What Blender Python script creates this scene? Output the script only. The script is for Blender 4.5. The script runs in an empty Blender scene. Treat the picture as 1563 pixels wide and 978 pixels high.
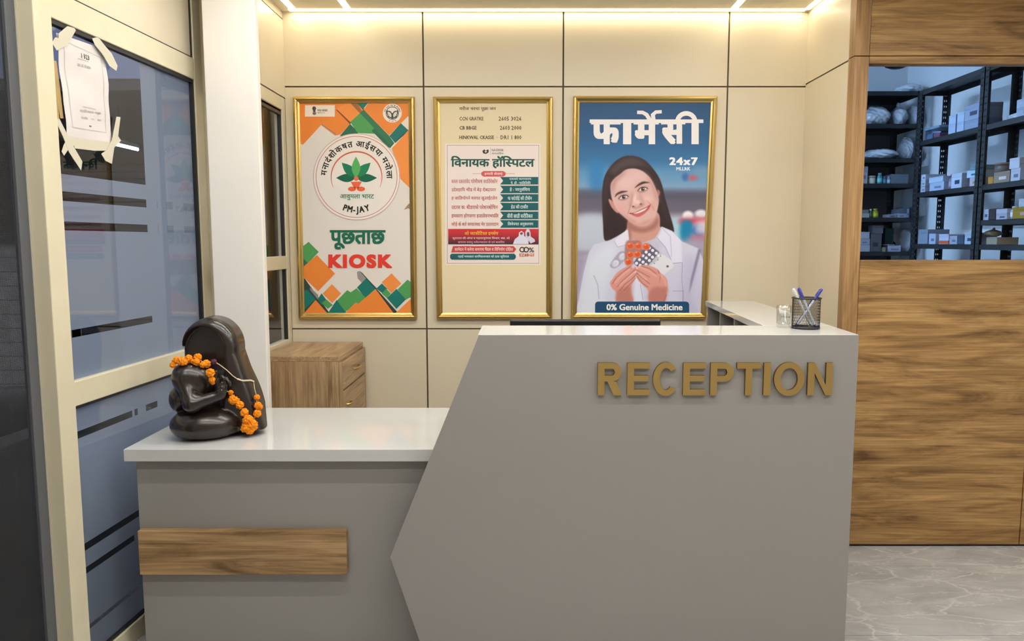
import bpy, bmesh, math, random
import numpy as np
from mathutils import Vector, Matrix
C = bpy.context.scene.collection
R = math.radians
random.seed(7)

# ------------------------------------------------------------------ camera
FPX, PITCH, EYE = 1150.0, math.atan(121 / 1150.0), 1.45
cam_d = bpy.data.cameras.new('camera')
cam_d.sensor_width = 36.0
cam_d.lens = FPX / 1563 * 36.0
cam_d.shift_x = -17 / 1563.0
cam_d.clip_start = 0.05
cam = bpy.data.objects.new('camera', cam_d)
cam.location = (0, 0, EYE)
cam.rotation_euler = (math.pi / 2 - PITCH, 0, 0)
C.objects.link(cam)
bpy.context.scene.camera = cam

# ------------------------------------------------------------------ view, world, lights
vs = bpy.context.scene.view_settings
vs.view_transform = 'Standard'
vs.look = 'None'
vs.gamma = 1.0
vs.use_curve_mapping = False
vs.exposure = 0.0
SKY = (0.225, 0.265, 0.42)
SKY_STRENGTH = 0.72
BACK = dict(color=(1.0, 0.91, 0.68), watts=0.8)      # W per metre, strip along the back wall
COVE = dict(color=(1.0, 0.92, 0.74), watts=0.65)      # W per metre, long strips over the counter
FRONT = dict(color=(1.0, 0.985, 0.955), watts=9.5)     # W per metre, strips over the visitors' side and the added one over the counter
PHARM = dict(color=(0.42, 0.66, 1.0), watts=70.0)
world = bpy.data.worlds.new('dusk_sky')
bpy.context.scene.world = world
world.use_nodes = True
wn = world.node_tree.nodes
wl = world.node_tree.links
wn['Background'].inputs['Strength'].default_value = SKY_STRENGTH
_tc = wn.new('ShaderNodeTexCoord'); _sp = wn.new('ShaderNodeSeparateXYZ'); _cr = wn.new('ShaderNodeValToRGB')
wl.new(_tc.outputs['Generated'], _sp.inputs[0]); wl.new(_sp.outputs['Z'], _cr.inputs[0])
_cr.color_ramp.elements[0].color = (0.02, 0.025, 0.04, 1); _cr.color_ramp.elements[0].position = 0.0
_cr.color_ramp.elements[1].color = (*SKY, 1); _cr.color_ramp.elements[1].position = 0.10
_z = _cr.color_ramp.elements.new(0.28); _z.color = (*SKY, 1)
_z = _cr.color_ramp.elements.new(0.75); _z.color = (1.15, 1.20, 1.30, 1)
wl.new(_cr.outputs[0], wn['Background'].inputs['Color'])

# ------------------------------------------------------------------ survey helpers: photo pixel -> point on a known plane of the room
_c, _s = math.cos(PITCH), math.sin(PITCH)
def ray(px, py):
    u = (px - 798.5) / FPX; v = -(py - 489.0) / FPX
    return (u, _c + v * _s, -_s + v * _c)
def at(px, py, Y):
    r = ray(px, py); k = Y / r[1]
    return Vector((r[0] * k, Y, EYE + r[2] * k))
def atx(px, py, X):
    r = ray(px, py); k = X / r[0]
    return Vector((X, r[1] * k, EYE + r[2] * k))

# ------------------------------------------------------------------ scene helpers
def lin(c):
    return tuple(((v / 255.0) / 12.92 if v / 255.0 <= 0.04045 else ((v / 255.0 + 0.055) / 1.055) ** 2.4) for v in c)

class MB:
    """collects shapes for ONE mesh object"""
    def __init__(s):
        s.v = []; s.f = []; s.m = []; s.smooth = []
    def add(s, vs_, fs_, mi=0, smooth=False):
        b = len(s.v)
        s.v += [tuple(p) for p in vs_]
        for f in fs_:
            s.f.append(tuple(b + i for i in f)); s.m.append(mi); s.smooth.append(smooth)
    def box(s, x0, x1, y0, y1, z0, z1, mi=0):
        v = [(x0, y0, z0), (x1, y0, z0), (x1, y1, z0), (x0, y1, z0), (x0, y0, z1), (x1, y0, z1), (x1, y1, z1), (x0, y1, z1)]
        s.add(v, [(0, 3, 2, 1), (4, 5, 6, 7), (0, 1, 5, 4), (1, 2, 6, 5), (2, 3, 7, 6), (3, 0, 4, 7)], mi)
        return s
    def prism(s, poly, lo, hi, axis='z', mi=0):
        """polygon extruded along an axis. axis y: poly is (x,z); axis z: (x,y); axis x: (y,z)"""
        n = len(poly)
        def P(p, h):
            return {'z': (p[0], p[1], h), 'y': (p[0], h, p[1]), 'x': (h, p[0], p[1])}[axis]
        v = [P(p, lo) for p in poly] + [P(p, hi) for p in poly]
        s.add(v, [tuple(range(n)), tuple(range(2 * n - 1, n - 1, -1))] + [(i, i + n, (i + 1) % n + n, (i + 1) % n) for i in range(n)], mi)
        return s
    def lathe(s, prof, cx=0, cy=0, n=32, mi=0, smooth=True, cap=True):
        b = []
        for (r, z) in prof:
            b.append([(cx + r * math.cos(2 * math.pi * i / n), cy + r * math.sin(2 * math.pi * i / n), z) for i in range(n)])
        v = [p for ring in b for p in ring]
        f = []
        for k in range(len(prof) - 1):
            for i in range(n):
                f.append((k * n + i, k * n + (i + 1) % n, (k + 1) * n + (i + 1) % n, (k + 1) * n + i))
        s.add(v, f, mi, smooth)
        if cap:
            if prof[0][0] > 1e-6: s.add(b[0], [tuple(range(n - 1, -1, -1))], mi)
            if prof[-1][0] > 1e-6: s.add(b[-1], [tuple(range(n))], mi)
        return s
    def tube(s, pts, r, n=8, mi=0, smooth=True, closed=False):
        pts = [Vector(p) for p in pts]
        rs = r if isinstance(r, (list, tuple)) else [r] * len(pts)
        rings = []
        up = Vector((0, 0, 1))
        N = len(pts)
        for i, p in enumerate(pts):
            a = pts[i - 1] if (i > 0 or closed) else p
            c = pts[(i + 1) % N] if (i < N - 1 or closed) else p
            d = (c - a).normalized()
            u = d.cross(up)
            if u.length < 1e-3: u = d.cross(Vector((0, 1, 0)))
            u.normalize(); w = d.cross(u).normalized()
            rings.append([p + (u * math.cos(2 * math.pi * k / n) + w * math.sin(2 * math.pi * k / n)) * rs[i] for k in range(n)])
        v = [q for ring in rings for q in ring]
        f = []
        for i in range(N if closed else N - 1):
            j = (i + 1) % N
            for k in range(n):
                f.append((i * n + k, i * n + (k + 1) % n, j * n + (k + 1) % n, j * n + k))
        s.add(v, f, mi, smooth)
        if not closed:
            s.add(rings[0], [tuple(range(n))], mi); s.add(rings[-1], [tuple(range(n - 1, -1, -1))], mi)
        return s
    def build(s, name, mats, parent=None, bevel=0.0, seg=2, loc=None, rotz=None):
        me = bpy.data.meshes.new(name)
        me.from_pydata(s.v, [], s.f)
        for m in (mats if isinstance(mats, (list, tuple)) else [mats]): me.materials.append(m)
        me.polygons.foreach_set('material_index', s.m)
        me.polygons.foreach_set('use_smooth', s.smooth)
        bm = bmesh.new(); bm.from_mesh(me)
        bmesh.ops.recalc_face_normals(bm, faces=bm.faces)
        bm.to_mesh(me); bm.free()
        me.update()
        o = bpy.data.objects.new(name, me); C.objects.link(o)
        if parent is not None: o.parent = parent
        if loc is not None: o.location = loc
        if rotz is not None: o.rotation_euler.z = rotz
        if bevel:
            b = o.modifiers.new('bevel', 'BEVEL'); b.width = bevel; b.segments = seg; b.limit_method = 'ANGLE'; b.angle_limit = R(40)
            b.harden_normals = False
        return o

def tag(o, label=None, cat=None, group=None, kind=None):
    if label: o['label'] = label
    if cat: o['category'] = cat
    if group: o['group'] = group
    if kind: o['kind'] = kind
    return o
def thing(name, label, cat, loc=(0, 0, 0), rotz=0, group=None):
    o = bpy.data.objects.new(name, None); C.objects.link(o)
    o.empty_display_size = 0.1
    o.location = loc; o.rotation_euler = (0, 0, rotz)
    return tag(o, label, cat, group)
def struct(o, label, cat):
    return tag(o, label, cat, kind='structure')

# ------------------------------------------------------------------ materials
def mat(name, col, rough=0.5, metal=0.0, spec=0.5, coat=0.0, emit=None, estr=0.0, alpha=1.0):
    m = bpy.data.materials.new(name); m.use_nodes = True
    b = m.node_tree.nodes['Principled BSDF']
    b.inputs['Base Color'].default_value = (*col, 1)
    b.inputs['Roughness'].default_value = rough
    b.inputs['Metallic'].default_value = metal
    b.inputs['Specular IOR Level'].default_value = spec
    b.inputs['Coat Weight'].default_value = coat
    b.inputs['Coat Roughness'].default_value = 0.08
    if emit:
        b.inputs['Emission Color'].default_value = (*emit, 1); b.inputs['Emission Strength'].default_value = estr
    return m
def nodes(m):
    return m.node_tree.nodes, m.node_tree.links, m.node_tree.nodes['Principled BSDF']
def wear(m, scale=6.0, amount=0.06, bump=0.0, stretch=(1, 1, 1)):
    """slight cloudy variation of a paint or laminate"""
    n, l, b = nodes(m)
    tc = n.new('ShaderNodeTexCoord'); mp = n.new('ShaderNodeMapping'); mp.inputs['Scale'].default_value = stretch
    no = n.new('ShaderNodeTexNoise'); no.inputs['Scale'].default_value = scale; no.inputs['Detail'].default_value = 4
    l.new(tc.outputs['Object'], mp.inputs[0]); l.new(mp.outputs[0], no.inputs['Vector'])
    c = b.inputs['Base Color'].default_value[:3]
    cr = n.new('ShaderNodeValToRGB')
    cr.color_ramp.elements[0].position = 0.3; cr.color_ramp.elements[1].position = 0.7
    cr.color_ramp.elements[0].color = (*[v * (1 - amount) for v in c], 1)
    cr.color_ramp.elements[1].color = (*[min(1, v * (1 + amount)) for v in c], 1)
    l.new(no.outputs['Fac'], cr.inputs[0]); l.new(cr.outputs[0], b.inputs['Base Color'])
    if bump:
        bp = n.new('ShaderNodeBump'); bp.inputs['Strength'].default_value = bump; bp.inputs['Distance'].default_value = 0.001
        l.new(no.outputs['Fac'], bp.inputs['Height']); l.new(bp.outputs[0], b.inputs['Normal'])
    return m
def wood(name, dark, mid, light, axis, scale=1.0, rough=0.38, seed=0.0):
    """long straight grain running along the given axis"""
    m = mat(name, mid, rough, spec=0.4)
    n, l, b = nodes(m)
    tc = n.new('ShaderNodeTexCoord')
    mp = n.new('ShaderNodeMapping'); mp.inputs['Location'].default_value = (seed, seed * 1.7, seed * .6)
    sc = {'x': (0.9, 7, 7), 'y': (7, 0.9, 7), 'z': (7, 7, 0.9)}[axis]
    mp.inputs['Scale'].default_value = [v * scale for v in sc]
    l.new(tc.outputs['Object'], mp.inputs[0])
    no = n.new('ShaderNodeTexNoise'); no.inputs['Scale'].default_value = 1.5; no.inputs['Detail'].default_value = 9; no.inputs['Roughness'].default_value = 0.62
    no.inputs['Distortion'].default_value = 0.9
    l.new(mp.outputs[0], no.inputs['Vector'])
    cr = n.new('ShaderNodeValToRGB')
    e = cr.color_ramp.elements
    e[0].position = 0.30; e[0].color = (*dark, 1)
    e[1].position = 0.70; e[1].color = (*light, 1)
    x = e.new(0.41); x.color = (*[d * .45 + q * .55 for d, q in zip(dark, mid)], 1)
    x = e.new(0.50); x.color = (*mid, 1)
    l.new(no.outputs['Fac'], cr.inputs[0])
    # fine pores
    mp2 = n.new('ShaderNodeMapping'); mp2.inputs['Scale'].default_value = [v * scale * (3 if v < 2 else 14) for v in sc]
    l.new(tc.outputs['Object'], mp2.inputs[0])
    n2 = n.new('ShaderNodeTexNoise'); n2.inputs['Scale'].default_value = 1.0; n2.inputs['Detail'].default_value = 3
    l.new(mp2.outputs[0], n2.inputs['Vector'])
    mr = n.new('ShaderNodeMapRange'); mr.inputs['From Min'].default_value = 0.35; mr.inputs['From Max'].default_value = 0.65
    mr.inputs['To Min'].default_value = 0.74; mr.inputs['To Max'].default_value = 1.12
    l.new(n2.outputs['Fac'], mr.inputs[0])
    mx = n.new('ShaderNodeMix'); mx.data_type = 'RGBA'; mx.blend_type = 'MULTIPLY'; mx.inputs[0].default_value = 1.0
    l.new(cr.outputs[0], mx.inputs[6]); l.new(mr.outputs[0], mx.inputs[7])
    l.new(mx.outputs[2], b.inputs['Base Color'])
    return m

M = {}
M['cream'] = wear(mat('cream_laminate', (0.69, 0.608, 0.455), 0.30, spec=0.45), 3, 0.02)
M['cream_metal'] = wear(mat('cream_powder_coat', (0.67, 0.61, 0.44), 0.34, spec=0.5), 8, 0.03)
M['groove'] = mat('dark_groove', (0.10, 0.07, 0.035), 0.6)
M['white_wall'] = wear(mat('white_paint', (0.78, 0.74, 0.68), 0.6, spec=0.3), 4, 0.015)
M['ceil'] = wear(mat('ceiling_paint', (0.74, 0.68, 0.55), 0.7, spec=0.2), 3, 0.02)
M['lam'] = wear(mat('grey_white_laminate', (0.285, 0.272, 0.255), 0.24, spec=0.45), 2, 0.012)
M['lamtop'] = wear(mat('white_counter_laminate', (0.56, 0.565, 0.555), 0.10, spec=0.5), 2, 0.01)
M['lamgrey'] = mat('grey_shelf_board', (0.26, 0.24, 0.22), 0.5)
M['wood_x'] = wood('wall_wood', (0.115, 0.055, 0.016), (0.37, 0.205, 0.072), (0.52, 0.32, 0.122), 'x', 1.45)
M['wood_z'] = wood('post_wood', (0.24, 0.125, 0.045), (0.40, 0.225, 0.090), (0.47, 0.29, 0.13), 'z', 1.0)
M['wood_strip'] = wood('strip_wood', (0.15, 0.080, 0.030), (0.37, 0.225, 0.100), (0.50, 0.32, 0.16), 'x', 1.6, seed=3.1)
M['cab_z'] = wood('cabinet_wood_upright', (0.26, 0.15, 0.065), (0.42, 0.275, 0.145), (0.52, 0.36, 0.20), 'z', 1.7, seed=1.3)
M['cab_y'] = wood('cabinet_wood_flat', (0.26, 0.15, 0.07), (0.42, 0.275, 0.145), (0.52, 0.36, 0.20), 'y', 1.7, seed=5.0)
M['gold'] = mat('gold_frame', (0.60, 0.43, 0.15), 0.34, metal=1.0)
M['brass'] = mat('brushed_gold', (0.62, 0.43, 0.16), 0.36, metal=1.0)
M['brass_side'] = mat('letter_edge', (0.16, 0.10, 0.04), 0.5, metal=0.6)
M['black'] = mat('black_plastic', (0.012, 0.012, 0.013), 0.35)
M['blackmetal'] = wear(mat('black_rack_steel', (0.018, 0.020, 0.022), 0.45, spec=0.45), 12, 0.2)
M['rackback'] = mat('rack_back_sheet', (0.075, 0.068, 0.066), 0.6)
M['chrome'] = mat('chrome', (0.75, 0.74, 0.72), 0.18, metal=1.0)
M['paper'] = wear(mat('paper', (0.66, 0.62, 0.60), 0.7, spec=0.2), 9, 0.02)
M['tape'] = mat('masking_tape', (0.58, 0.54, 0.42), 0.6)
M['browntape'] = wear(mat('brown_tape', (0.44, 0.30, 0.12), 0.4), 20, 0.1)
M['ink'] = mat('black_ink', (0.03, 0.027, 0.025), 0.5)
M['faint'] = mat('faint_ink', (0.50, 0.46, 0.46), 0.6)
M['bronze'] = wear(mat('dark_bronze', (0.016, 0.010, 0.008), 0.27, spec=0.6, coat=0.15), 9, 0.25)
M['marigold'] = wear(mat('marigold', (0.80, 0.255, 0.012), 0.75, spec=0.15), 60, 0.25)
M['purple'] = mat('purple_bloom', (0.09, 0.015, 0.04), 0.7)
M['thread'] = mat('cotton_thread', (0.62, 0.52, 0.36), 0.8)
M['asphalt'] = wear(mat('asphalt', (0.045, 0.046, 0.05), 0.9), 5, 0.3)
M['plinth'] = mat('dark_plinth', (0.01, 0.008, 0.007), 0.5)
M['rubber'] = mat('black_gasket', (0.02, 0.02, 0.022), 0.5)

def emitter(name, col, strength):
    m = bpy.data.materials.new(name); m.use_nodes = True
    n = m.node_tree.nodes; l = m.node_tree.links
    n.remove(n['Principled BSDF'])
    e = n.new('ShaderNodeEmission'); e.inputs[0].default_value = (*col, 1); e.inputs[1].default_value = strength
    l.new(e.outputs[0], n['Material Output'].inputs[0])
    return m
def glass_mat(name, tint=(0.86, 0.90, 0.93), gloss=1.0, rough=0.0, ior=1.5):
    m = bpy.data.materials.new(name); m.use_nodes = True
    n = m.node_tree.nodes; l = m.node_tree.links
    n.remove(n['Principled BSDF'])
    t = n.new('ShaderNodeBsdfTransparent'); t.inputs[0].default_value = (*tint, 1)
    g = n.new('ShaderNodeBsdfGlossy'); g.inputs['Roughness'].default_value = rough; g.inputs[0].default_value = (gloss, gloss, gloss, 1)
    f = n.new('ShaderNodeFresnel'); f.inputs[0].default_value = ior
    ge = n.new('ShaderNodeNewGeometry'); inv = n.new('ShaderNodeMath'); inv.operation = 'SUBTRACT'; inv.inputs[0].default_value = 1.0
    mu = n.new('ShaderNodeMath'); mu.operation = 'MULTIPLY'
    l.new(ge.outputs['Backfacing'], inv.inputs[1]); l.new(inv.outputs[0], mu.inputs[0]); l.new(f.outputs[0], mu.inputs[1])   # the exit face of the pane only transmits
    x = n.new('ShaderNodeMixShader')
    l.new(mu.outputs[0], x.inputs[0]); l.new(t.outputs[0], x.inputs[1]); l.new(g.outputs[0], x.inputs[2])
    l.new(x.outputs[0], n['Material Output'].inputs[0])
    return m
M['glass'] = glass_mat('window_glass', (0.88, 0.91, 0.95))
def frosted(name='frosted_film', clear=0.12):
    m = bpy.data.materials.new(name); m.use_nodes = True
    n = m.node_tree.nodes; l = m.node_tree.links
    n.remove(n['Principled BSDF'])
    t = n.new('ShaderNodeBsdfTranslucent'); t.inputs[0].default_value = (0.86, 0.90, 0.96, 1)
    d = n.new('ShaderNodeBsdfDiffuse'); d.inputs[0].default_value = (0.52, 0.56, 0.62, 1)
    tr = n.new('ShaderNodeBsdfTransparent'); tr.inputs[0].default_value = (0.8, 0.85, 0.92, 1)
    a = n.new('ShaderNodeMixShader'); a.inputs[0].default_value = 0.32
    b = n.new('ShaderNodeMixShader'); b.inputs[0].default_value = clear
    l.new(t.outputs[0], a.inputs[1]); l.new(d.outputs[0], a.inputs[2])
    l.new(a.outputs[0], b.inputs[1]); l.new(tr.outputs[0], b.inputs[2])
    l.new(b.outputs[0], n['Material Output'].inputs[0])
    return m
M['frost'] = frosted()
def fly_mesh():
    m = bpy.data.materials.new('fly_screen_mesh'); m.use_nodes = True
    n = m.node_tree.nodes; l = m.node_tree.links
    b = n['Principled BSDF']; b.inputs['Base Color'].default_value = (0.030, 0.031, 0.036, 1); b.inputs['Roughness'].default_value = 0.5
    tr = n.new('ShaderNodeBsdfTransparent')
    tc = n.new('ShaderNodeTexCoord'); sp = n.new('ShaderNodeSeparateXYZ'); l.new(tc.outputs['Object'], sp.inputs[0])
    outs = []
    for ax in ('Y', 'Z'):
        k = n.new('ShaderNodeMath'); k.operation = 'MULTIPLY'; k.inputs[1].default_value = 1 / 0.0042
        fr = n.new('ShaderNodeMath'); fr.operation = 'FRACT'
        lt = n.new('ShaderNodeMath'); lt.operation = 'LESS_THAN'; lt.inputs[1].default_value = 0.22
        l.new(sp.outputs[ax], k.inputs[0]); l.new(k.outputs[0], fr.inputs[0]); l.new(fr.outputs[0], lt.inputs[0]); outs.append(lt)
    mx = n.new('ShaderNodeMath'); mx.operation = 'MAXIMUM'
    l.new(outs[0].outputs[0], mx.inputs[0]); l.new(outs[1].outputs[0], mx.inputs[1])
    x = n.new('ShaderNodeMixShader')
    l.new(mx.outputs[0], x.inputs[0]); l.new(tr.outputs[0], x.inputs[1]); l.new(b.outputs[0], x.inputs[2])
    l.new(x.outputs[0], n['Material Output'].inputs[0])
    return m
M['flymesh'] = fly_mesh()
def marble():
    m = mat('grey_marble_tile', (0.42, 0.41, 0.38), 0.12, spec=0.5)
    n, l, b = nodes(m)
    tc = n.new('ShaderNodeTexCoord'); mp = n.new('ShaderNodeMapping')
    mp.inputs['Rotation'].default_value = (0, 0, R(-24)); mp.inputs['Scale'].default_value = (1.0, 2.2, 1)
    l.new(tc.outputs['Object'], mp.inputs[0])
    cl = n.new('ShaderNodeTexNoise'); cl.inputs['Scale'].default_value = 3.0; cl.inputs['Detail'].default_value = 7; cl.inputs['Roughness'].default_value = 0.65
    cl.inputs['Distortion'].default_value = 0.8
    l.new(mp.outputs[0], cl.inputs['Vector'])
    c1 = n.new('ShaderNodeValToRGB'); c1.color_ramp.elements[0].position = 0.3; c1.color_ramp.elements[1].position = 0.7
    c1.color_ramp.elements[0].color = (0.37, 0.37, 0.365, 1); c1.color_ramp.elements[1].color = (0.53, 0.53, 0.525, 1)
    l.new(cl.outputs['Fac'], c1.inputs[0])
    # white veins: distorted cell borders
    dn = n.new('ShaderNodeTexNoise'); dn.inputs['Scale'].default_value = 3.5; dn.inputs['Detail'].default_value = 5
    l.new(mp.outputs[0], dn.inputs['Vector'])
    mixv = n.new('ShaderNodeMix'); mixv.data_type = 'VECTOR'; mixv.inputs[0].default_value = 0.22
    l.new(mp.outputs[0], mixv.inputs[4]); l.new(dn.outputs['Color'], mixv.inputs[5])
    vo = n.new('ShaderNodeTexVoronoi'); vo.feature = 'DISTANCE_TO_EDGE'; vo.inputs['Scale'].default_value = 2.7
    l.new(mixv.outputs[1], vo.inputs['Vector'])
    c2 = n.new('ShaderNodeValToRGB'); c2.color_ramp.elements[0].color = (1, 1, 1, 1); c2.color_ramp.elements[0].position = 0.0
    c2.color_ramp.elements[1].color = (0, 0, 0, 1); c2.color_ramp.elements[1].position = 0.022
    l.new(vo.outputs['Distance'], c2.inputs[0])
    vm = n.new('ShaderNodeMath'); vm.operation = 'MULTIPLY'
    vn = n.new('ShaderNodeTexNoise'); vn.inputs['Scale'].default_value = 4.0
    l.new(mp.outputs[0], vn.inputs['Vector'])
    l.new(c2.outputs[0], vm.inputs[0]); l.new(vn.outputs['Fac'], vm.inputs[1])
    # hair-thin veins from the zero crossings of a stretched noise
    hn = n.new('ShaderNodeTexNoise'); hn.inputs['Scale'].default_value = 2.6; hn.inputs['Detail'].default_value = 6; hn.inputs['Roughness'].default_value = .6
    hm = n.new('ShaderNodeMapping'); hm.inputs['Rotation'].default_value = (0, 0, R(15)); hm.inputs['Scale'].default_value = (.9, 2.6, 1)
    l.new(tc.outputs['Object'], hm.inputs[0]); l.new(hm.outputs[0], hn.inputs['Vector'])
    h1 = n.new('ShaderNodeMath'); h1.operation = 'SUBTRACT'; h1.inputs[1].default_value = .5; l.new(hn.outputs['Fac'], h1.inputs[0])
    h2 = n.new('ShaderNodeMath'); h2.operation = 'ABSOLUTE'; l.new(h1.outputs[0], h2.inputs[0])
    h3 = n.new('ShaderNodeMapRange'); h3.inputs['From Min'].default_value = 0; h3.inputs['From Max'].default_value = .012; h3.inputs['To Min'].default_value = .45; h3.inputs['To Max'].default_value = 0
    l.new(h2.outputs[0], h3.inputs[0])
    h4 = n.new('ShaderNodeMath'); h4.operation = 'MAXIMUM'; l.new(vm.outputs[0], h4.inputs[0]); l.new(h3.outputs[0], h4.inputs[1])
    mx = n.new('ShaderNodeMix'); mx.data_type = 'RGBA'
    mx.inputs[7].default_value = (0.74, 0.73, 0.70, 1)
    l.new(h4.outputs[0], mx.inputs[0]); l.new(c1.outputs[0], mx.inputs[6])
    l.new(mx.outputs[2], b.inputs['Base Color'])
    return m
M['marble'] = marble()
M['grout'] = mat('tile_joint', (0.30, 0.29, 0.27), 0.7)
_cols = {}
def ink(rgb, k=1.28, rough=0.45):
    """printing ink / carton colour given as it shows in the photo (sRGB)"""
    key = (tuple(rgb), k, rough)
    if key not in _cols:
        _cols[key] = mat('print_%d_%d_%d' % tuple(rgb), tuple(min(0.9, v * k) for v in lin(rgb)), rough, spec=0.3)
    return _cols[key]

# ------------------------------------------------------------------ LED strips (lamps of the room, plus one added over the counter)
M['led_warm'] = emitter('led_diffuser_warm', (1.0, 0.86, 0.60), 6.0)
M['led_white'] = emitter('led_diffuser_white', (1.0, 0.93, 0.82), 6.0)
def led_strip(x0, x1, y0, y1, z, spec, m, label):
    cx, cy = (x0 + x1) / 2, (y0 + y1) / 2
    t = thing('led_strip', label, 'light', (cx, cy, z), 0, 'LED strips let into the ceiling')
    hx, hy = (x1 - x0) / 2, (y1 - y0) / 2
    MB().box(-hx - .003, hx + .003, -hy - .003, hy + .003, -.001, 0.02).build('channel', M['chrome'], t)
    MB().box(-hx, hx, -hy, hy, -.004, -.001).build('diffuser', m, t)
    ld = bpy.data.lights.new('led_light', 'AREA'); ld.shape = 'RECTANGLE'
    ld.size = 2 * hx; ld.size_y = 2 * hy; ld.energy = spec['watts'] * max(2 * hx, 2 * hy); ld.color = spec['color']
    lo = bpy.data.objects.new('led_light', ld); C.objects.link(lo); lo.parent = t; lo.location = (0, 0, -.006)
    return t
HC = 2.63
led_strip(-1.20, 1.445, 3.990, 4.025, HC, BACK, M['led_warm'], 'long warm LED strip along the foot of the back wall ceiling line')
led_strip(-1.19, -1.160, 3.24, 3.99, HC, COVE, M['led_warm'], 'leftmost warm LED strip running towards the camera beside left wall')
led_strip(-.91, -.88, 1.2, 3.99, HC, COVE, M['led_warm'], 'second warm LED strip from the left, running towards the camera')
led_strip(1.060, 1.090, 1.2, 3.99, HC, COVE, M['led_warm'], 'warm LED strip above the right edge of the blue pharmacy poster')
led_strip(1.44, 1.465, 3.46, 3.99, HC, COVE, M['led_warm'], 'short warm LED strip hugging the right cream wall')
led_strip(-1.25, 3.0, 1.78, 1.81, HC, FRONT, M['led_white'], 'LED strip across the visitor side ceiling, close to the desk')
led_strip(-1.1, 1.3, 2.72, 2.76, HC, FRONT, M['led_white'], 'LED strip across the ceiling directly above the counter')  # added lamp above the view, lifts the back wall and posters
led_strip(-1.2, 2.8, 0.85, 0.88, HC, FRONT, M['led_white'], 'LED strip across the visitor side ceiling, far in front of the desk')

# ------------------------------------------------------------------ room shell
YB, XL, XR = 4.04, -1.245, 1.475
# floor: tiles with thin joints
fb = MB()
fb.box(-3.0, 3.2, -2.0, 4.2, -.06, -.002, 1)
tx = [-3.0, -2.4, -1.8, -1.2, -.6, 0, .6, 1.15, 2.35, 3.2]
ty = [-2.0, -1.55, -.95, -.35, .25, .85, 1.45, 2.05, 2.65, 3.25, 4.2]
for a, b in zip(tx, tx[1:]):
    for c, d in zip(ty, ty[1:]):
        if a < -1.5 and d > 0: continue
        fb.box(a + .0012, b - .0012, c + .0012, d - .0012, -.002, 0, 0)
for c, d in zip(ty, ty[1:]): fb.box(-1.8, -1.2012, c + .0012, d - .0012, -.002, 0, 0)
struct(fb.build('floor', [M['marble'], M['grout']]), 'grey marble tile floor with white veins', 'floor')
struct(MB().box(-1.75, 1.475, -2.0, YB + .1, HC + .0, HC + .08).box(1.475, 3.2, -2.0, 3.5, HC, HC + .08).build('ceiling', M['ceil']), 'pale cream ceiling above the reception', 'ceiling')

# back wall: cream laminate sheets with dark grooves between
gx = [XL, -.52, .209, 1.068, XR]
gz = [0.0, .980, 2.252, HC]
wb = MB(); wb.box(XL - .02, XR + .02, YB + .008, YB + .05, 0, HC, 1)
for i, (a, b) in enumerate(zip(gx, gx[1:])):
    for c, d in zip(gz, gz[1:]):
        la = .0045 if i else .0; lb = .0045 if i < 3 else .0
        wb.box(a + la, b - lb, YB, YB + .008, c + (.004 if c > .1 else 0), d - (.004 if d < 2.5 else 0), 0)
struct(wb.build('wall_back', [M['cream'], M['groove']]), 'cream panelled back wall with dark grooves', 'wall')
# right wall of the niche (two sheets)
wr = MB(); wr.box(XR + .006, XR + .04, 3.5205, YB + .05, 0, HC, 1)
wr.box(XR, XR + .006, 3.5205, YB, 0, 2.260, 0); wr.box(XR, XR + .006, 3.5205, YB, 2.268, HC, 0)
struct(wr.build('wall_right', [M['cream'], M['groove']]), 'cream side wall to the right of the posters', 'wall')

# timber partition with the pharmacy hatch
YW = 3.46
wp = MB()
wp.box(1.475, 1.542, YW, YW + .06, .012, 2.268, 1); wp.box(1.475, 1.542, YW, YW + .06, 2.272, HC, 1)      # post
wp.box(1.545, 2.364, YW + .004, YW + .05, .012, 1.364, 0); wp.box(2.369, 3.2, YW + .004, YW + .05, .012, 1.364, 0)
wp.box(1.545, 3.2, YW + .004, YW + .05, 2.273, HC, 0)
wp.box(1.545, 3.2, YW + .002, YW + .06, 2.237, 2.269, 2)
wp.box(1.542, 3.2, YW + .012, YW + .045, .0, 1.362, 3); wp.box(1.542, 3.2, YW + .012, YW + .045, 2.24, HC, 3)
struct(wp.build('wall_partition', [M['wood_x'], M['wood_z'], M['wood_x'], M['plinth']], bevel=.0015), 'wood panelled partition with open pharmacy hatch', 'wall')
struct(MB().box(1.48, 3.2, YW + .015, YW + .05, 0, .011).build('baseboard_right', M['plinth']), 'black skirting line under the wood partition', 'baseboard')
# unseen sides of the room, behind the camera and far right
struct(MB().box(3.2, 3.26, -2.0, 3.5, 0, HC).build('wall_far_right', M['white_wall']), 'plain white side wall', 'wall')
struct(MB().box(-1.8, 3.26, -2.06, -2.0, 0, HC).build('wall_front', M['white_wall']), 'plain white wall behind the visitor side', 'wall')

# white column on the left
struct(MB().box(-1.292, -1.078, 3.14, 3.18, 0, HC).build('wall_column', M['white_wall'], bevel=.004), 'white square column left of the reception niche', 'column')

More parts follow.
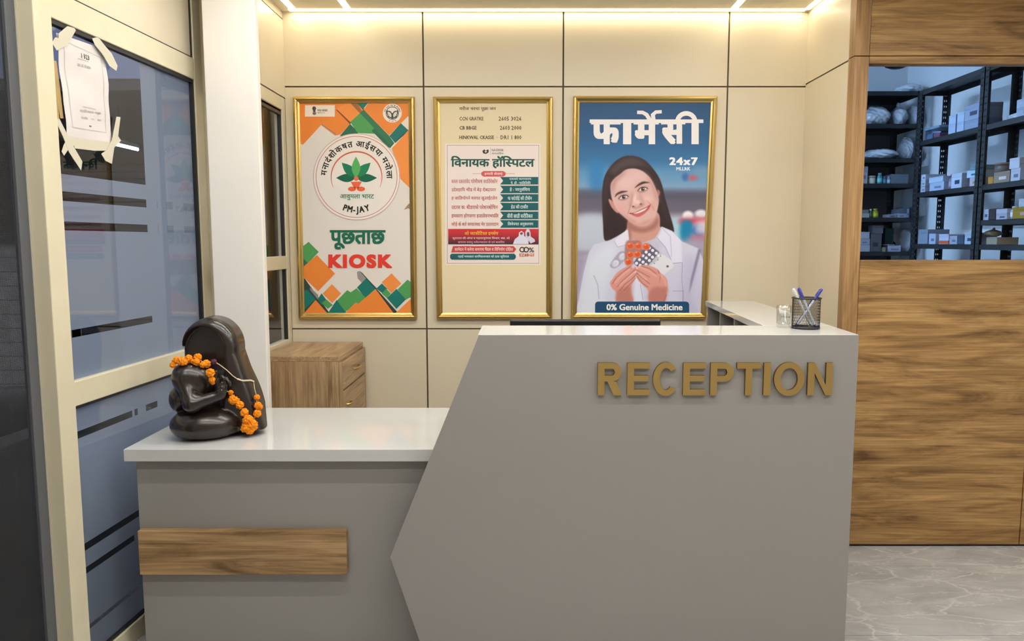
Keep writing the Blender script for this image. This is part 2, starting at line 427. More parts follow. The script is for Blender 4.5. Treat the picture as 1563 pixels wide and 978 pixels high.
# left wall of the niche: cream panel, frame and window behind the column
def framed(name, rects, m, parent, y0, y1):
    b = MB()
    for r in rects: b.box(y0, y1, r[0], r[1], r[2], r[3])
    return b.build(name, m, parent, bevel=.003)
wl_ = MB(); wl_.box(XL - .03, XL, 3.23, YB + .01, 2.196, 2.588, 0); wl_.box(XL - .03, XL - .008, 3.23, YB + .01, 2.1, HC, 1)
wl_.box(XL - .03, XL, 3.23, YB + .01, 2.594, HC, 0); wl_.box(XL - .05, XL, 3.23, YB + .01, 0, .86, 0)
struct(wl_.build('wall_left', [M['cream'], M['groove']]), 'cream panel above and below the narrow left window', 'wall')
w2 = struct(thing('window_2', None, None, (XL, 3.8, 0)), 'narrow dark window between white column and back wall', 'window')
framed('window_frame', [(-.56, .189, 2.125, 2.19), (-.56, .189, 1.305, 1.372), (.19, .2395, .86, 2.19), (-.56, .189, .86, .93)], M['cream_metal'], w2, -.045, -.001)
framed('gasket', [(-.56, .19, 2.112, 2.126), (.184, .192, 1.372, 2.113), (.184, .192, .93, 1.305)], M['rubber'], w2, -.03, -.008)
MB().box(-.024, -.018, -.56, .19, 1.37, 2.12).box(-.024, -.018, -.56, .19, .92, 1.306).build('window_pane', M['glass'], w2)

# ------------------------------------------------------------------ glazed aluminium partition at the left (rotated with the facade)
GA = math.atan(.058)
w1 = struct(thing('window_1', None, None, (-1.425, 2.671, 0), -GA), 'tall cream framed glazing with striped frosted film', 'window')
# local frame: y runs along the glass (u), x points into the room, z up
fr = MB()
fr.box(-.03, .028, -.405, -.325, 0, HC)                      # near post
fr.box(-.03, .018, -.325, .572, 2.122, 2.208)                # transom
fr.box(-.03, .018, -.325, .572, .926, 1.006)                 # middle rail
fr.box(-.03, .018, -.325, .572, 0, .07)                      # bottom rail
fr.box(-.03, .018, .572, .640, 0, HC)                        # far jamb
fr.box(-.03, .030, .640, .70, 0, HC)
fr.box(-.03, .036, .70, .80, 0, HC)
fr.build('window_frame', M['cream_metal'], w1, bevel=.003)
MB().box(-.012, .006, -.325, .566, 2.214, HC).build('top_panel', M['cream'], w1)
gk = MB()
gk.box(-.012, .012, -.325, .572, 2.108, 2.122); gk.box(-.012, .012, .562, .572, 1.006, 2.11); gk.box(-.012, .010, -.325, .572, .915, .926); gk.box(-.012, .010, .564, .572, .07, .92)
gk.box(-.014, .012, .566, .572, 2.208, HC); gk.box(-.014, .012, -.325, .572, 2.208, 2.214); gk.box(-.012, .010, -.325, .572, .07, .078)
gk.build('gasket', M['rubber'], w1)
MB().box(-.003, .003, -.325, .572, 1.0, 2.12).build('window_pane', M['glass'], w1)
MB().box(-.003, .003, -.325, .572, .06, .93).build('window_pane', M['glass'], w1)
# frosted film on the outer face, with clear stripes and squares cut out
def film(z0, z1, stripes, full, uend):
    b = MB(); xs = -.0045
    def q(u0, u1, a, c):
        if u1 - u0 > 1e-4 and c - a > 1e-4: b.add([(xs, u0, a), (xs, u1, a), (xs, u1, c), (xs, u0, c)], [(0, 1, 2, 3)])
    zs = z0
    for (a, c, holes) in stripes:
        q(-.325, .572, zs, a)
        u = -.325
        for (h0, h1) in holes:
            q(u, h0, a, c); u = h1
        q(u, .572, a, c); zs = c
    q(-.325, .572, zs, z1)
    if full: q(full, .572, z1, 2.12)
    return b
sq = [(.268, .274), (.335, .385), (.47, .56)]
film(1.0, 1.66, [(1.142, 1.167, [(-.325, .195)]), (1.484, 1.512, [(-.325, .195)] + sq), (1.576, 1.606, [(-.325, .195)] + sq)], .197, 0).build('frosted_film', M['frost'], w1)
film(.06, .93, [(.165, .18, [(-.325, .03)]), (.356, .378, [(-.325, .0)]), (.434, .459, [(-.325, .25)]), (.812, .836, [(-.30, .03), (.045, .065), (.12, .2)])], None, 0).build('frosted_film', M['frost'], w1)

fs_ = MB()
for a_, c_ in ((1.484, 1.512), (1.576, 1.606)):
    for u0, u1 in sq:
        fs_.add([(-.0046, u0, a_), (-.0046, u1, a_), (-.0046, u1, c_), (-.0046, u0, c_)], [(0, 1, 2, 3)])
fs_.build('film_square', frosted('frosted_film_thin', .34), w1)
# sliding fly screen left of the post
d1 = struct(thing('door_1', None, None, (-1.425, 2.671, 0), -GA), 'dark fly screen sliding door at the left edge', 'door')
MB().box(-.04, -.022, -.452, -.412, 0, 2.60).box(-.04, -.022, -1.60, -1.55, 0, 2.60).box(-.04, -.022, -1.60, -.412, 2.55, 2.60).box(-.04, -.022, -1.60, -.412, 0, .06).build('door_frame', mat('dark_grey_aluminium', (0.10, 0.105, 0.115), 0.45), d1, bevel=.002)
MB().box(-.0325, -.0315, -1.56, -.45, .05, 2.56).build('fly_screen', M['flymesh'], d1)
MB().box(-.058, -.052, -1.56, -.40, .05, 2.58).build('door_glass', glass_mat('smoked_glass', (.90, .91, .93)), d1)
MB().box(-.03, -.021, -.4115, -.4055, 0, 2.60).build('pile_seal', mat('grey_pile', (.42, .40, .34), .9), d1)
# rest of the glazed facade towards the street side, behind the camera's left shoulder
struct(MB().box(-.06, .0, -5.2, -1.62, 0, HC).build('wall_facade', M['white_wall'], loc=(-1.425, 2.671, 0), rotz=-GA), 'white wall beside the sliding screen door', 'wall')

# ------------------------------------------------------------------ street outside
struct(MB().box(-14, -1.5, -4, 16, -.26, -.16).build('street', M['asphalt']), 'dark asphalt street beyond the glazing', 'street')
bl = thing('shop_building', 'dark shop front across the street seen through the glazing', 'building', (-6.2, 10.3, -.16))
MB().box(-5.5, 4.6, 0, .3, 0, 3.65).build('wall', wear(mat('dark_render', (.10, .095, .09), .8), 2, .2), bl)
MB().box(-5.5, 4.6, -3.4, 0, 2.95, 3.05).build('awning', mat('awning_sheet', (.16, .15, .15), .6), bl)
sb = MB()
for k in range(24): sb.box(-.6, 2.6, -.02, 0, .25 + k * .1, .325 + k * .1)
sb.build('shutter', mat('shutter_steel', (.17, .165, .16), .5), bl)
sb = MB()
for k in range(24): sb.box(-4.6, -1.2, -.02, 0, .25 + k * .1, .325 + k * .1)
sb.build('shutter', mat('shutter_steel_dark', (.12, .12, .125), .5), bl)
MB().box(2.75, 2.85, -.95, -.85, 0, 3.0).build('awning_post', mat('rust_steel', (.25, .14, .07), .6), bl)
tl = thing('tube_light', 'white fluorescent tube glowing outside under the awning', 'light', (-4.02, 7.65, 2.4))
MB().box(-.02, .02, -.36, .36, .016, .05).build('batten', M['white_wall'], tl)
MB().tube([(0, -.35, 0), (0, .35, 0)], .014, 10).build('tube', emitter('tube_glow', (.8, .92, 1.0), 5.0), tl)
for e in (-.36, .36): MB().box(-.006, .006, e - .01, e + .01, -.016, .0155).build('end_cap', M['chrome'], tl)
MB().box(-.004, .004, -.01, .01, .05, .385).build('hanger', M['chrome'], tl)
bt = thing('boundary_wall', 'pale brick boundary wall outside the fly screen', 'wall', (-4.3, 5.3, -.16))
b_ = MB()
for k in range(16):
    b_.box(-1.3, 1.1, 0, .12, k * .1, k * .1 + .092, 0)
b_.box(-1.3, 1.1, .006, .114, 0, 1.6, 1)
b_.build('brickwork', [wear(mat('pale_brick', (.50, .48, .46), .9), 12, .2), M['grout']], bt)
MB().box(-1.34, 1.14, -.03, .15, 1.6, 1.66).build('coping', M['asphalt'], bt)

struct(MB().box(-.36, -.26, -.9, 1.4, -.16, .78).build('wall_kerb', wear(mat('kerb_concrete', (.10, .10, .105), .9), 6, .2), loc=(-1.425, 2.671, 0), rotz=-GA), 'low dark kerb wall outside the glazing', 'wall')  # added blocker: keeps outdoor light off the lower frosted film
# motorcycle parked on the street, side on
mc = thing('motorcycle', 'dark motorcycle parked outside behind the fly screen', 'motorcycle', (-2.65, 3.55, -.16), R(35))
mdark = mat('motorcycle_black', (.05, .052, .06), .35); mgrey = mat('motorcycle_metal', (.30, .31, .33), .4, metal=.8)
for wx in (-.62, .62):
    ring = [(wx + .27 * math.cos(a), 0, .29 + .27 * math.sin(a)) for a in [2 * math.pi * i / 28 for i in range(28)]]
    wh = MB().tube(ring, .045, 10, closed=True).build('wheel', M['rubber'], mc)
    sp_ = MB()
    for k in range(5):
        a = 2 * math.pi * k / 5
        sp_.tube([(wx, 0, .29), (wx + .24 * math.cos(a), 0, .29 + .24 * math.sin(a))], .013, 6)
    sp_.tube([(wx, -.06, .29), (wx, .06, .29)], .05, 12); sp_.build('spokes', mgrey, wh)
MB().tube([(.62, -.07, .29), (.40, -.07, .86)], .022, 8).tube([(.62, .07, .29), (.40, .07, .86)], .022, 8).build('front_fork', mgrey, mc)
MB().tube([(.36, -.34, .98), (.42, -.12, .94), (.42, .12, .94), (.36, .34, .98)], .014, 8).build('handlebar', mgrey, mc)
MB().tube([(.38, 0, .85), (.05, 0, .45), (-.25, 0, .45), (-.45, 0, .66), (.2, 0, .70), (.38, 0, .82)], .024, 8).tube([(-.62, -.08, .29), (-.1, -.08, .40)], .022, 8).tube([(-.62, .08, .29), (-.1, .08, .40)], .022, 8).build('motorcycle_frame', mdark, mc)
def blob(cx, cy, cz, rx, ry, rz, e=1.0, nu=20, nv=12):
    b = MB(); v = []; f = []
    for j in range(nv + 1):
        t = -math.pi / 2 + math.pi * j / nv
        for i in range(nu):
            p = 2 * math.pi * i / nu
            g = lambda q: math.copysign(abs(q) ** e, q)
            v.append((cx + rx * g(math.cos(t)) * g(math.cos(p)), cy + ry * g(math.cos(t)) * g(math.sin(p)), cz + rz * g(math.sin(t))))
    for j in range(nv):
        for i in range(nu):
            f.append((j * nu + i, j * nu + (i + 1) % nu, (j + 1) * nu + (i + 1) % nu, (j + 1) * nu + i))
    b.add(v, f, 0, True)
    return b
blob(.13, 0, .78, .24, .13, .12, .8).build('fuel_tank', mdark, mc)
blob(-.36, 0, .77, .34, .13, .06, .6).build('saddle', M['rubber'], mc)
blob(.03, 0, .42, .18, .13, .16, .5).build('engine', mgrey, mc)
blob(.50, 0, .84, .09, .10, .10, .8).build('headlamp', mgrey, mc)
MB().tube([(.0, .1, .30), (-.3, .13, .27), (-.8, .14, .34)], [.02, .03, .045], 10).build('exhaust', mgrey, mc)
MB().tube([(0, -.1, .3), (-.08, -.22, 0.006)], .012, 6).build('kickstand', mgrey, mc)

# ------------------------------------------------------------------ things stuck on the glazing
# pinned sheet: local frame of the glazing (x into room, y along, z up)
nt = thing('notice_sheet', 'white printed sheet taped to the upper left window glass', 'notice', (-1.425, 2.671, 0), -GA)
sh = MB(); N_, K_ = 10, 14
crn = {(0, 0): (-.258, 1.757), (1, 0): (-.02, 1.783), (0, 1): (-.282, 2.085), (1, 1): (-.027, 2.097)}
def sheet_pt(a, c, lift=0.0):
    u = (crn[0, 0][0] * (1 - a) + crn[1, 0][0] * a) * (1 - c) + (crn[0, 1][0] * (1 - a) + crn[1, 1][0] * a) * c
    z = (crn[0, 0][1] * (1 - a) + crn[1, 0][1] * a) * (1 - c) + (crn[0, 1][1] * (1 - a) + crn[1, 1][1] * a) * c
    x = .0065 + .004 * math.sin(3.1 * a + 1) * math.sin(5 * c) ** 2 + .003 * math.sin(9 * c + 2 * a) ** 2
    return (x + lift, u, z)
sh.add([sheet_pt(i / N_, j / K_) for j in range(K_ + 1) for i in range(N_ + 1)] + [sheet_pt(i / N_, j / K_, -.0004) for j in range(K_ + 1) for i in range(N_ + 1)],
       [(j * (N_ + 1) + i, j * (N_ + 1) + i + 1, (j + 1) * (N_ + 1) + i + 1, (j + 1) * (N_ + 1) + i) for j in range(K_) for i in range(N_)] +
       [tuple(q + (N_ + 1) * (K_ + 1) for q in (j * (N_ + 1) + i, (j + 1) * (N_ + 1) + i, (j + 1) * (N_ + 1) + i + 1, j * (N_ + 1) + i + 1)) for j in range(K_) for i in range(N_)], 0, True)
sheet = sh.build('paper', M['paper'], nt)
def on_sheet(b, poly, faces, lift=.0007, mi=0):
    b.add([sheet_pt(a, c, lift) for a, c in poly], faces, mi)
def sline(p, q, w, n=16, mi=0):
    bd = MB()
    for k in range(n):
        a0, c0 = p[0] + (q[0] - p[0]) * k / n, p[1] + (q[1] - p[1]) * k / n
        a1, c1 = p[0] + (q[0] - p[0]) * (k + 1) / n, p[1] + (q[1] - p[1]) * (k + 1) / n
        dx, dy = q[0] - p[0], q[1] - p[1]; L = math.hypot(dx, dy); nx, ny = -dy / L * w, dx / L * w * .75
        on_sheet(bd, [(a0 - nx, c0 - ny), (a1 - nx, c1 - ny), (a1 + nx, c1 + ny), (a0 + nx, c0 + ny)], [(0, 1, 2, 3)], mi=mi)
    bd.build('printed_line', M['faint'], nt)
for p, q in (((.12, .15), (.88, .12)), ((.88, .12), (.90, .90)), ((.90, .90), (.10, .95)), ((.10, .95), (.12, .15))): sline(p, q, .006, mi=0)
sline((.36, .82), (.60, .82), .004); sline((.36, .36), (.66, .35), .005)
# tape strips
def tape(pts, label=None, m=None, name='tape_strip', parent=nt, x=.0165):
    b = MB()
    b.add([(x, p[0], p[1]) for p in pts] + [(x - .0006, p[0], p[1]) for p in pts], [tuple(range(len(pts))), tuple(range(2 * len(pts) - 1, len(pts) - 1, -1))] +
          [(i, (i + 1) % len(pts), (i + 1) % len(pts) + len(pts), i + len(pts)) for i in range(len(pts))])
    return b.build(name, m or M['tape'], parent)
def gu(px, py):
    """pixel -> (u,z) on the glazing plane"""
    r = ray(px, py); n = (math.cos(GA), -math.sin(GA)); t = (math.sin(GA), math.cos(GA))
    k = (n[0] * -1.425 + n[1] * 2.671) / (n[0] * r[0] + n[1] * r[1])
    return ((r[0] * k + 1.425) * t[0] + (r[1] * k - 2.671) * t[1], EYE + r[2] * k)
def zt(pts): return [gu(60 + x / 4.25, 30 + y / 4.25) for x, y in pts]
tape(zt([(92, 90), (150, 42), (195, 55), (205, 70), (170, 130), (150, 165), (80, 200), (48, 150), (70, 115), (92, 120)]))
tape(zt([(312, 122), (350, 112), (400, 175), (440, 220), (478, 300), (470, 332), (425, 300), (380, 225), (330, 165)]))
tape(zt([(72, 655), (95, 642), (170, 790), (246, 920), (238, 978), (160, 860), (120, 760)]), x=.0172)
tape(zt([(150, 765), (225, 765), (215, 800), (150, 850), (128, 882), (112, 855), (125, 815)]))
tape(zt([(180, 768), (440, 795), (420, 850), (330, 850), (200, 835)]), x=.0158)
tape(zt([(470, 630), (496, 632), (480, 755), (500, 785), (455, 830), (440, 935), (398, 915), (370, 870), (400, 850), (440, 780)]), x=.0172)
for i, (pts, lb) in enumerate(((([(75, 265), (102, 268), (130, 480), (148, 640), (128, 640), (98, 470)]), 'brown tape strip on the glass, right one beside the taped sheet'),
                               (([(60, 402), (82, 395), (112, 560), (122, 675), (100, 678), (75, 520)]), 'brown tape strip on the glass, left one nearest the post'))):
    t = thing('brown_tape', lb, 'tape', (-1.425, 2.671, 0), -GA)
    tape(zt(pts), m=M['browntape'], name='tape_strip', parent=t, x=.0045 + .0008 * i)

# ------------------------------------------------------------------ reception desk
dk = thing('reception_desk', 'grey white reception desk with slanted front panel and raised gold lettering', 'desk', (0, 0, 0))
YF = 2.408
panel = [(-.142, 1.150), (1.082, 1.150), (1.082, 0), (-.313, 0), (-.349, .113), (-.443, .406)]
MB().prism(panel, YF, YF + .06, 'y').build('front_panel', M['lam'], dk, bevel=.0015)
s_ = .058
def ret(x, y): return (x + s_ * (y - 2.7), y)
# high counter top in two runs: along the front and back along the side
MB().prism([(-.146, YF + .004), (1.082, YF + .004), (1.082 + s_ * .27, 2.674), (-.146, 2.674)], 1.126, 1.1505, 'z').build('counter_top', M['lamtop'], dk, bevel=.001)
MB().prism([ret(.859, 2.6745), (1.082 + s_ * .27, 2.6745), (1.082 + s_ * 1.392, 3.80), ret(.859, 3.80)], 1.126, 1.1505, 'z').build('counter_top', M['lamtop'], dk, bevel=.001)
# body behind the high front, inner worktop, return with pigeon holes
MB().prism([(-.08, YF + .06), (1.07, YF + .06), (1.085, 2.66), (-.08, 2.66)], .0, .10, 'z').build('plinth', M['lamgrey'], dk)
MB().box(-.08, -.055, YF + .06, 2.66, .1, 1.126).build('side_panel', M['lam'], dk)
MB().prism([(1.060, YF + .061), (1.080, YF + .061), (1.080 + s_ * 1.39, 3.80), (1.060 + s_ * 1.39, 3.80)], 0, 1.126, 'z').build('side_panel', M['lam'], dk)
MB().prism([(-.05, 2.62), (.866, 2.62), (.885, 3.10), (-.05, 3.10)], .72, .75, 'z').build('worktop', M['lamtop'], dk, bevel=.001)
def retbox(x0, x1, y0, y1, z0, z1):
    return MB().prism([ret(x0, y0), ret(x1, y0), ret(x1, y1), ret(x0, y1)], z0, z1, 'z')
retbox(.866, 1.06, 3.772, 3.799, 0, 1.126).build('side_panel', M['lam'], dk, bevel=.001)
for y in (2.70, 3.17, 3.47): retbox(.868, 1.055, y, y + .018, .75, 1.126).build('divider', M['lamgrey'], dk)
retbox(.866, 1.06, 2.66, 3.772, .72, .75).build('shelf', M['lamgrey'], dk)
retbox(.868, 1.055, 2.72, 3.77, .90, .916).build('shelf', M['lamgrey'], dk)
# low counter on the left
MB().box(-1.352, -.10, 2.488, 3.13, .708, .750).build('low_counter_top', M['lamtop'], dk, bevel=.0015)
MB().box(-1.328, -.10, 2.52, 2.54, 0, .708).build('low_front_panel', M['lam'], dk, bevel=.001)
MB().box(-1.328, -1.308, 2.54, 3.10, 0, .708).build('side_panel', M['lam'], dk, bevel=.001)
st = MB().box(-1.322, -.607, 2.492, 2.52, .306, .4625).build('wood_strip', M['wood_strip'], dk, bevel=.002)
tag(st, 'oak coloured wooden strip')

# ------------------------------------------------------------------ text helper
def dev(t):
    """Devanagari written in visual order: the short-i sign goes before its letter, joiners are dropped"""
    t = t.replace('\u094d', '')
    out = []
    for ch in t:
        if ch == '\u093f' and out: out.insert(len(out) - 1, ch)
        else: out.append(ch)
    return ''.join(out)
def text_geo(body, bold=0.0, res=3, clip=None, raw=False, spacing=1.0, off=0.0):
    """glyph outlines of the built-in typeface as flat geometry: x, y and a hair of depth so that overlapping pieces never coincide"""
    cu = bpy.data.curves.new('lettering', 'FONT'); cu.body = body if raw else dev(body); cu.resolution_u = res; cu.fill_mode = 'FRONT'
    cu.space_character = spacing; cu.offset = off
    o = bpy.data.objects.new('lettering', cu); C.objects.link(o)
    dg = bpy.context.evaluated_depsgraph_get(); dg.update()
    me = bpy.data.meshes.new_from_object(o.evaluated_get(dg))
    bpy.data.objects.remove(o); bpy.data.curves.remove(cu)
    if clip is not None:
        bm = bmesh.new(); bm.from_mesh(me)
        for axis, val, keep_low in clip:
            bmesh.ops.bisect_plane(bm, geom=bm.verts[:] + bm.edges[:] + bm.faces[:], plane_co=(val, 0, 0) if axis == 'x' else (0, val, 0),
                                   plane_no=(1, 0, 0) if axis == 'x' else (0, 1, 0), clear_outer=keep_low, clear_inner=not keep_low)
        bm.to_mesh(me); bm.free()
    v = [(p.co.x, p.co.y) for p in me.vertices]; f = [tuple(p.vertices) for p in me.polygons]
    bpy.data.meshes.remove(me)
    # islands alternate in depth
    par = list(range(len(v)))
    def fd(i):
        while par[i] != i: par[i] = par[par[i]]; i = par[i]
        return i
    for q in f:
        for k in q[1:]: par[fd(k)] = fd(q[0])
    order = {}
    for i in range(len(v)): order.setdefault(fd(i), len(order))
    dep = [(order[fd(i)] % 3) * .5 for i in range(len(v))]
    sh = [(0, 0)] if not bold else [(i * bold, j * bold * .7) for i in ((-1, 1) if bold < .03 else (-1, 0, 1) if bold < .05 else (-1, -.5, 0, .5, 1)) for j in (-1, 1)]
    V = []; F = []
    for k, (dx, dy) in enumerate(sh):
        b = len(V)
        V += [(p[0] + dx, p[1] + dy, d + k * 1.5) for p, d in zip(v, dep)]; F += [tuple(b + i for i in q) for q in f]
    return V, F
def bbox(v):
    xs = [p[0] for p in v]; ys = [p[1] for p in v]
    return min(xs), min(ys), max(xs), max(ys)

# raised letters on the desk front: one sign, a letter each
sg = thing('reception_sign', 'raised gold capital letters spelling RECEPTION on the desk front', 'sign', (.62, YF, 1.008))
LX = [(.241, .319), (.336, .408), (.419, .502), (.516, .589), (.604, .679), (.689, .766), (.776, .798), (.809, .907), (.918, .998)]
SW = .0215        # stroke width of the letters
def earc(cx, cy, rx, ry, a0, a1, n=20): return [(cx + rx * math.cos(R(a0 + (a1 - a0) * i / n)), cy + ry * math.sin(R(a0 + (a1 - a0) * i / n))) for i in range(n + 1)]
def glyph(ch, w, h):
    """outline pieces (each a strip of quads) of a bold grotesque capital; lower left at the origin"""
    t = SW; tv = SW * .88
    def band(out, inn): return [[out[i], out[i + 1], inn[i + 1], inn[i]] for i in range(len(out) - 1)]
    def rc(x0, y0, x1, y1): return [[(x0, y0), (x1, y0), (x1, y1), (x0, y1)]]
    if ch == 'I': return rc(0, 0, w, h)
    if ch == 'T': return rc(0, h - tv, w, h) + rc(w / 2 - t / 2, 0, w / 2 + t / 2, h - tv)
    if ch == 'E': return rc(0, 0, t, h) + rc(t, 0, w, tv) + rc(t, h - tv, w, h) + rc(t, h * .52 - tv / 2, w * .94, h * .52 + tv / 2)
    if ch == 'N': return rc(0, 0, t, h) + rc(w - t, 0, w, h) + [[(t, h), (t, h - t * 1.55), (w - t, 0), (w - t, t * 1.55)]]
    if ch in 'OC':
        a0, a1 = (0, 360) if ch == 'O' else (38, 322)
        return band(earc(w / 2, h / 2, w / 2, h / 2, a0, a1, 40), earc(w / 2, h / 2, w / 2 - t, h / 2 - tv, a0 + (0 if ch == 'O' else 6), a1 - (0 if ch == 'O' else 6), 40))
    if ch in 'PR':
        hb = h * .42 if ch == 'P' else h * .43; r = (h - hb) / 2; cy = h - r
        rx = min(r, w * .5)
        out = [(t, h)] + earc(w * (1 if ch == 'P' else .97) - rx, cy, rx, r, 90, -90) + [(t, hb)]
        inn = [(t, h - tv)] + earc(w * (1 if ch == 'P' else .97) - rx, cy, rx - t, r - tv, 90, -90) + [(t, hb + tv)]
        q = rc(0, 0, t, h) + band(out, inn)
        if ch == 'R': q += [[(w * .40, hb), (w * .40 + t * 1.25, hb), (w, 0), (w - t * 1.25, 0)]]
        return q
for ch, (x0, x1) in zip('RECEPTION', LX):
    z0, z1 = (.953, 1.063) if ch in 'CO' else (.955, 1.061)
    bm = bmesh.new()
    for q in glyph(ch, x1 - x0, z1 - z0):
        vs_ = [bm.verts.new((x0 - .62 + p[0], -.012, z0 - 1.008 + p[1])) for p in q]
        bm.faces.new(vs_)
    bmesh.ops.remove_doubles(bm, verts=bm.verts, dist=1e-6)
    for f in bm.faces:
        f.normal_update()
        if f.normal.y > 0: f.normal_flip()
    front = list(bm.faces)
    r_ = bmesh.ops.extrude_face_region(bm, geom=front)
    for e in r_['geom']:
        if isinstance(e, bmesh.types.BMVert): e.co.y = -.0002
    bmesh.ops.recalc_face_normals(bm, faces=bm.faces)
    me = bpy.data.meshes.new('letter')
    for f in bm.faces: f.material_index = 0 if f.normal.y < -.9 else 1
    bm.to_mesh(me); bm.free()
    me.materials.append(M['brass']); me.materials.append(M['brass_side'])
    lo_ = bpy.data.objects.new('letter', me); C.objects.link(lo_); lo_.parent = sg

# ------------------------------------------------------------------ monitor behind the high counter
mo = thing('computer_monitor', 'black monitor whose top edge peeks over the white counter', 'monitor', (.245, 2.95, .7505))
MB().box(-.297, .297, 0, .03, .10, .392).build('back_shell', M['black'], mo, bevel=.006)
MB().box(-.29, .29, .0305, .034, .108, .385).build('screen', mat('dark_screen', (.01, .01, .012), .15), mo)
MB().box(-.03, .03, -.035, .0, .0, .25).build('stand_neck', M['black'], mo, bevel=.004)
MB().box(-.12, .12, -.09, .09, .0, .012).build('stand_base', M['black'], mo, bevel=.004)

# ------------------------------------------------------------------ pen cup, pens and tumbler on the high counter
cup = thing('pen_cup', 'black wire mesh pen cup on the white counter', 'pen cup', (.975, 2.585, 1.1507))
RC, HCUP = .047, .105
MB().lathe([(0, 0), (RC, 0), (RC, .008), (RC - .003, .008), (RC - .003, .003), (0, .003)], n=40, cap=False).build('cup_base', M['black'], cup)
rm = MB().tube([(RC * math.cos(2 * math.pi * i / 40), RC * math.sin(2 * math.pi * i / 40), HCUP) for i in range(40)], .0028, 8, closed=True).build('rim', M['black'], cup)
wm = MB()
NW = 58
for i in range(NW):      # fine expanded-metal weave: two families of slanted wires
    for sgn in (1, -1):
        pts = []
        for k in range(7):
            a = 2 * math.pi * i / NW + sgn * .55 * k / 6; z = .006 + (HCUP - .006) * k / 6
            pts.append(((RC - .0012) * math.cos(a), (RC - .0012) * math.sin(a), z))
        wm.tube(pts, .00042, 4)
wm.build('wire_mesh', M['blackmetal'], cup)
blue_ink = mat('blue_plastic', (.035, .045, .30), .25); clear_p = mat('pale_barrel', (.55, .58, .66), .25)
def pen(label, p0, p1, body, cap, tip):
    p0 = Vector(p0); p1 = Vector(p1); d = p1 - p0
    t = thing('pen', label, 'pen', p0)
    q = lambda k: tuple(d * k)
    MB().tube([q(.07), q(.72)], .0040, 10).build('barrel', body, t)
    MB().tube([q(0), q(.05), q(.0701)], [.0008, .0022, .0036], 10).build('nib', tip, t)
    c = MB().tube([q(.70), q(.72), q(.97), q(1)], [.0046, .0052, .0050, .0034], 12).build('pen_cap', cap, t)
    w = d.normalized().cross(Vector((0, 1, 0))).normalized() * .0062
    cl = MB().tube([tuple(d * .97 + w * .8), tuple(d * .95 + w * 1.1), tuple(d * .80 + w)], .0012, 6).build('clip', cap, c)
    return t
zf = 1.1555
pen('blue capped pen leaning left in the mesh cup', (1.006, 2.574, zf), (.953, 2.604, 1.2895), clear_p, blue_ink, blue_ink)
pen('blue capped pen leaning right in the mesh cup', (.943, 2.590, zf), (1.028, 2.588, 1.287), clear_p, blue_ink, blue_ink)
pen('white pen with dark end leaning left in the mesh cup', (1.000, 2.600, zf), (.926, 2.578, 1.2875), mat('white_barrel', (.72, .72, .70), .3), mat('white_cap', (.70, .69, .67), .3), M['ink'])
pen('dark blue pen crossing low inside the mesh cup', (.946, 2.606, zf), (1.012, 2.612, 1.250), mat('navy_barrel', (.03, .035, .09), .3), mat('navy_cap', (.03, .035, .12), .3), M['ink'])
gl = thing('glass_tumbler', 'small clear glass tumbler beside the mesh pen cup', 'glass', (.905, 2.605, 1.1507))
MB().lathe([(0, 0), (.0225, 0), (.0245, .003), (.0255, .078), (.0240, .0785), (.0232, .078), (.0222, .016), (.018, .0125), (0, .012)], n=40, cap=False).build('tumbler_body', glass_mat('clear_glass', (.90, .91, .91), 1.0, 0.0, 1.75), gl)
eng = MB(); rnd = random.Random(4)
for k in range(5):
    a0 = -2.2 + k * .26
    pts = [(.0257 * math.cos(a0 + .16 * j / 4), .0257 * math.sin(a0 + .16 * j / 4), .040 + .004 * math.sin(j * 2.1 + k)) for j in range(5)]
    eng.tube(pts, .0006, 5)
eng.build('etched_mark', M['ink'], gl)

# ------------------------------------------------------------------ drawer unit by the back wall
cb = thing('drawer_unit', 'light oak drawer cabinet against the back wall beside the white column', 'cabinet', (-1.052, 3.765, 0))
MB().box(-.19, .185, -.27, .255, .05, .888).build('carcass', M['cab_z'], cb, bevel=.0015)
MB().box(-.19, .190, -.27, .255, .8885, .912).build('cabinet_top', M['cab_y'], cb, bevel=.0015)
MB().box(-.17, .165, -.25, .25, 0, .05).build('plinth', M['plinth'], cb)
for z0, z1, kind in ((.750, .878, 'bow'), (.45, .742, 'bow2'), (.07, .442, 'bow')):
    d = MB().box(.1855, .201, -.254, .240, z0, z1).build('drawer', M['cab_y'], cb, bevel=.0015)
    zz = (z0 + z1) / 2 + .0; 
    if kind == 'bow2': zz = z1 - .075
    w = .055 if kind == 'bow' else .032
    yy = .02 if kind == 'bow' else -.16
    MB().tube([(.201, yy - w, zz), (.216, yy - w * .85, zz + .002), (.224, yy, zz + .006), (.216, yy + w * .85, zz + .002), (.201, yy + w, zz)], .0045, 8).build('handle', M['brass'], d)
for a_, b_ in ((-.268, -.256), (.242, .254)): MB().box(.186, .2012, a_, b_, .055, .885).build('stile', M['cab_z'], cb)

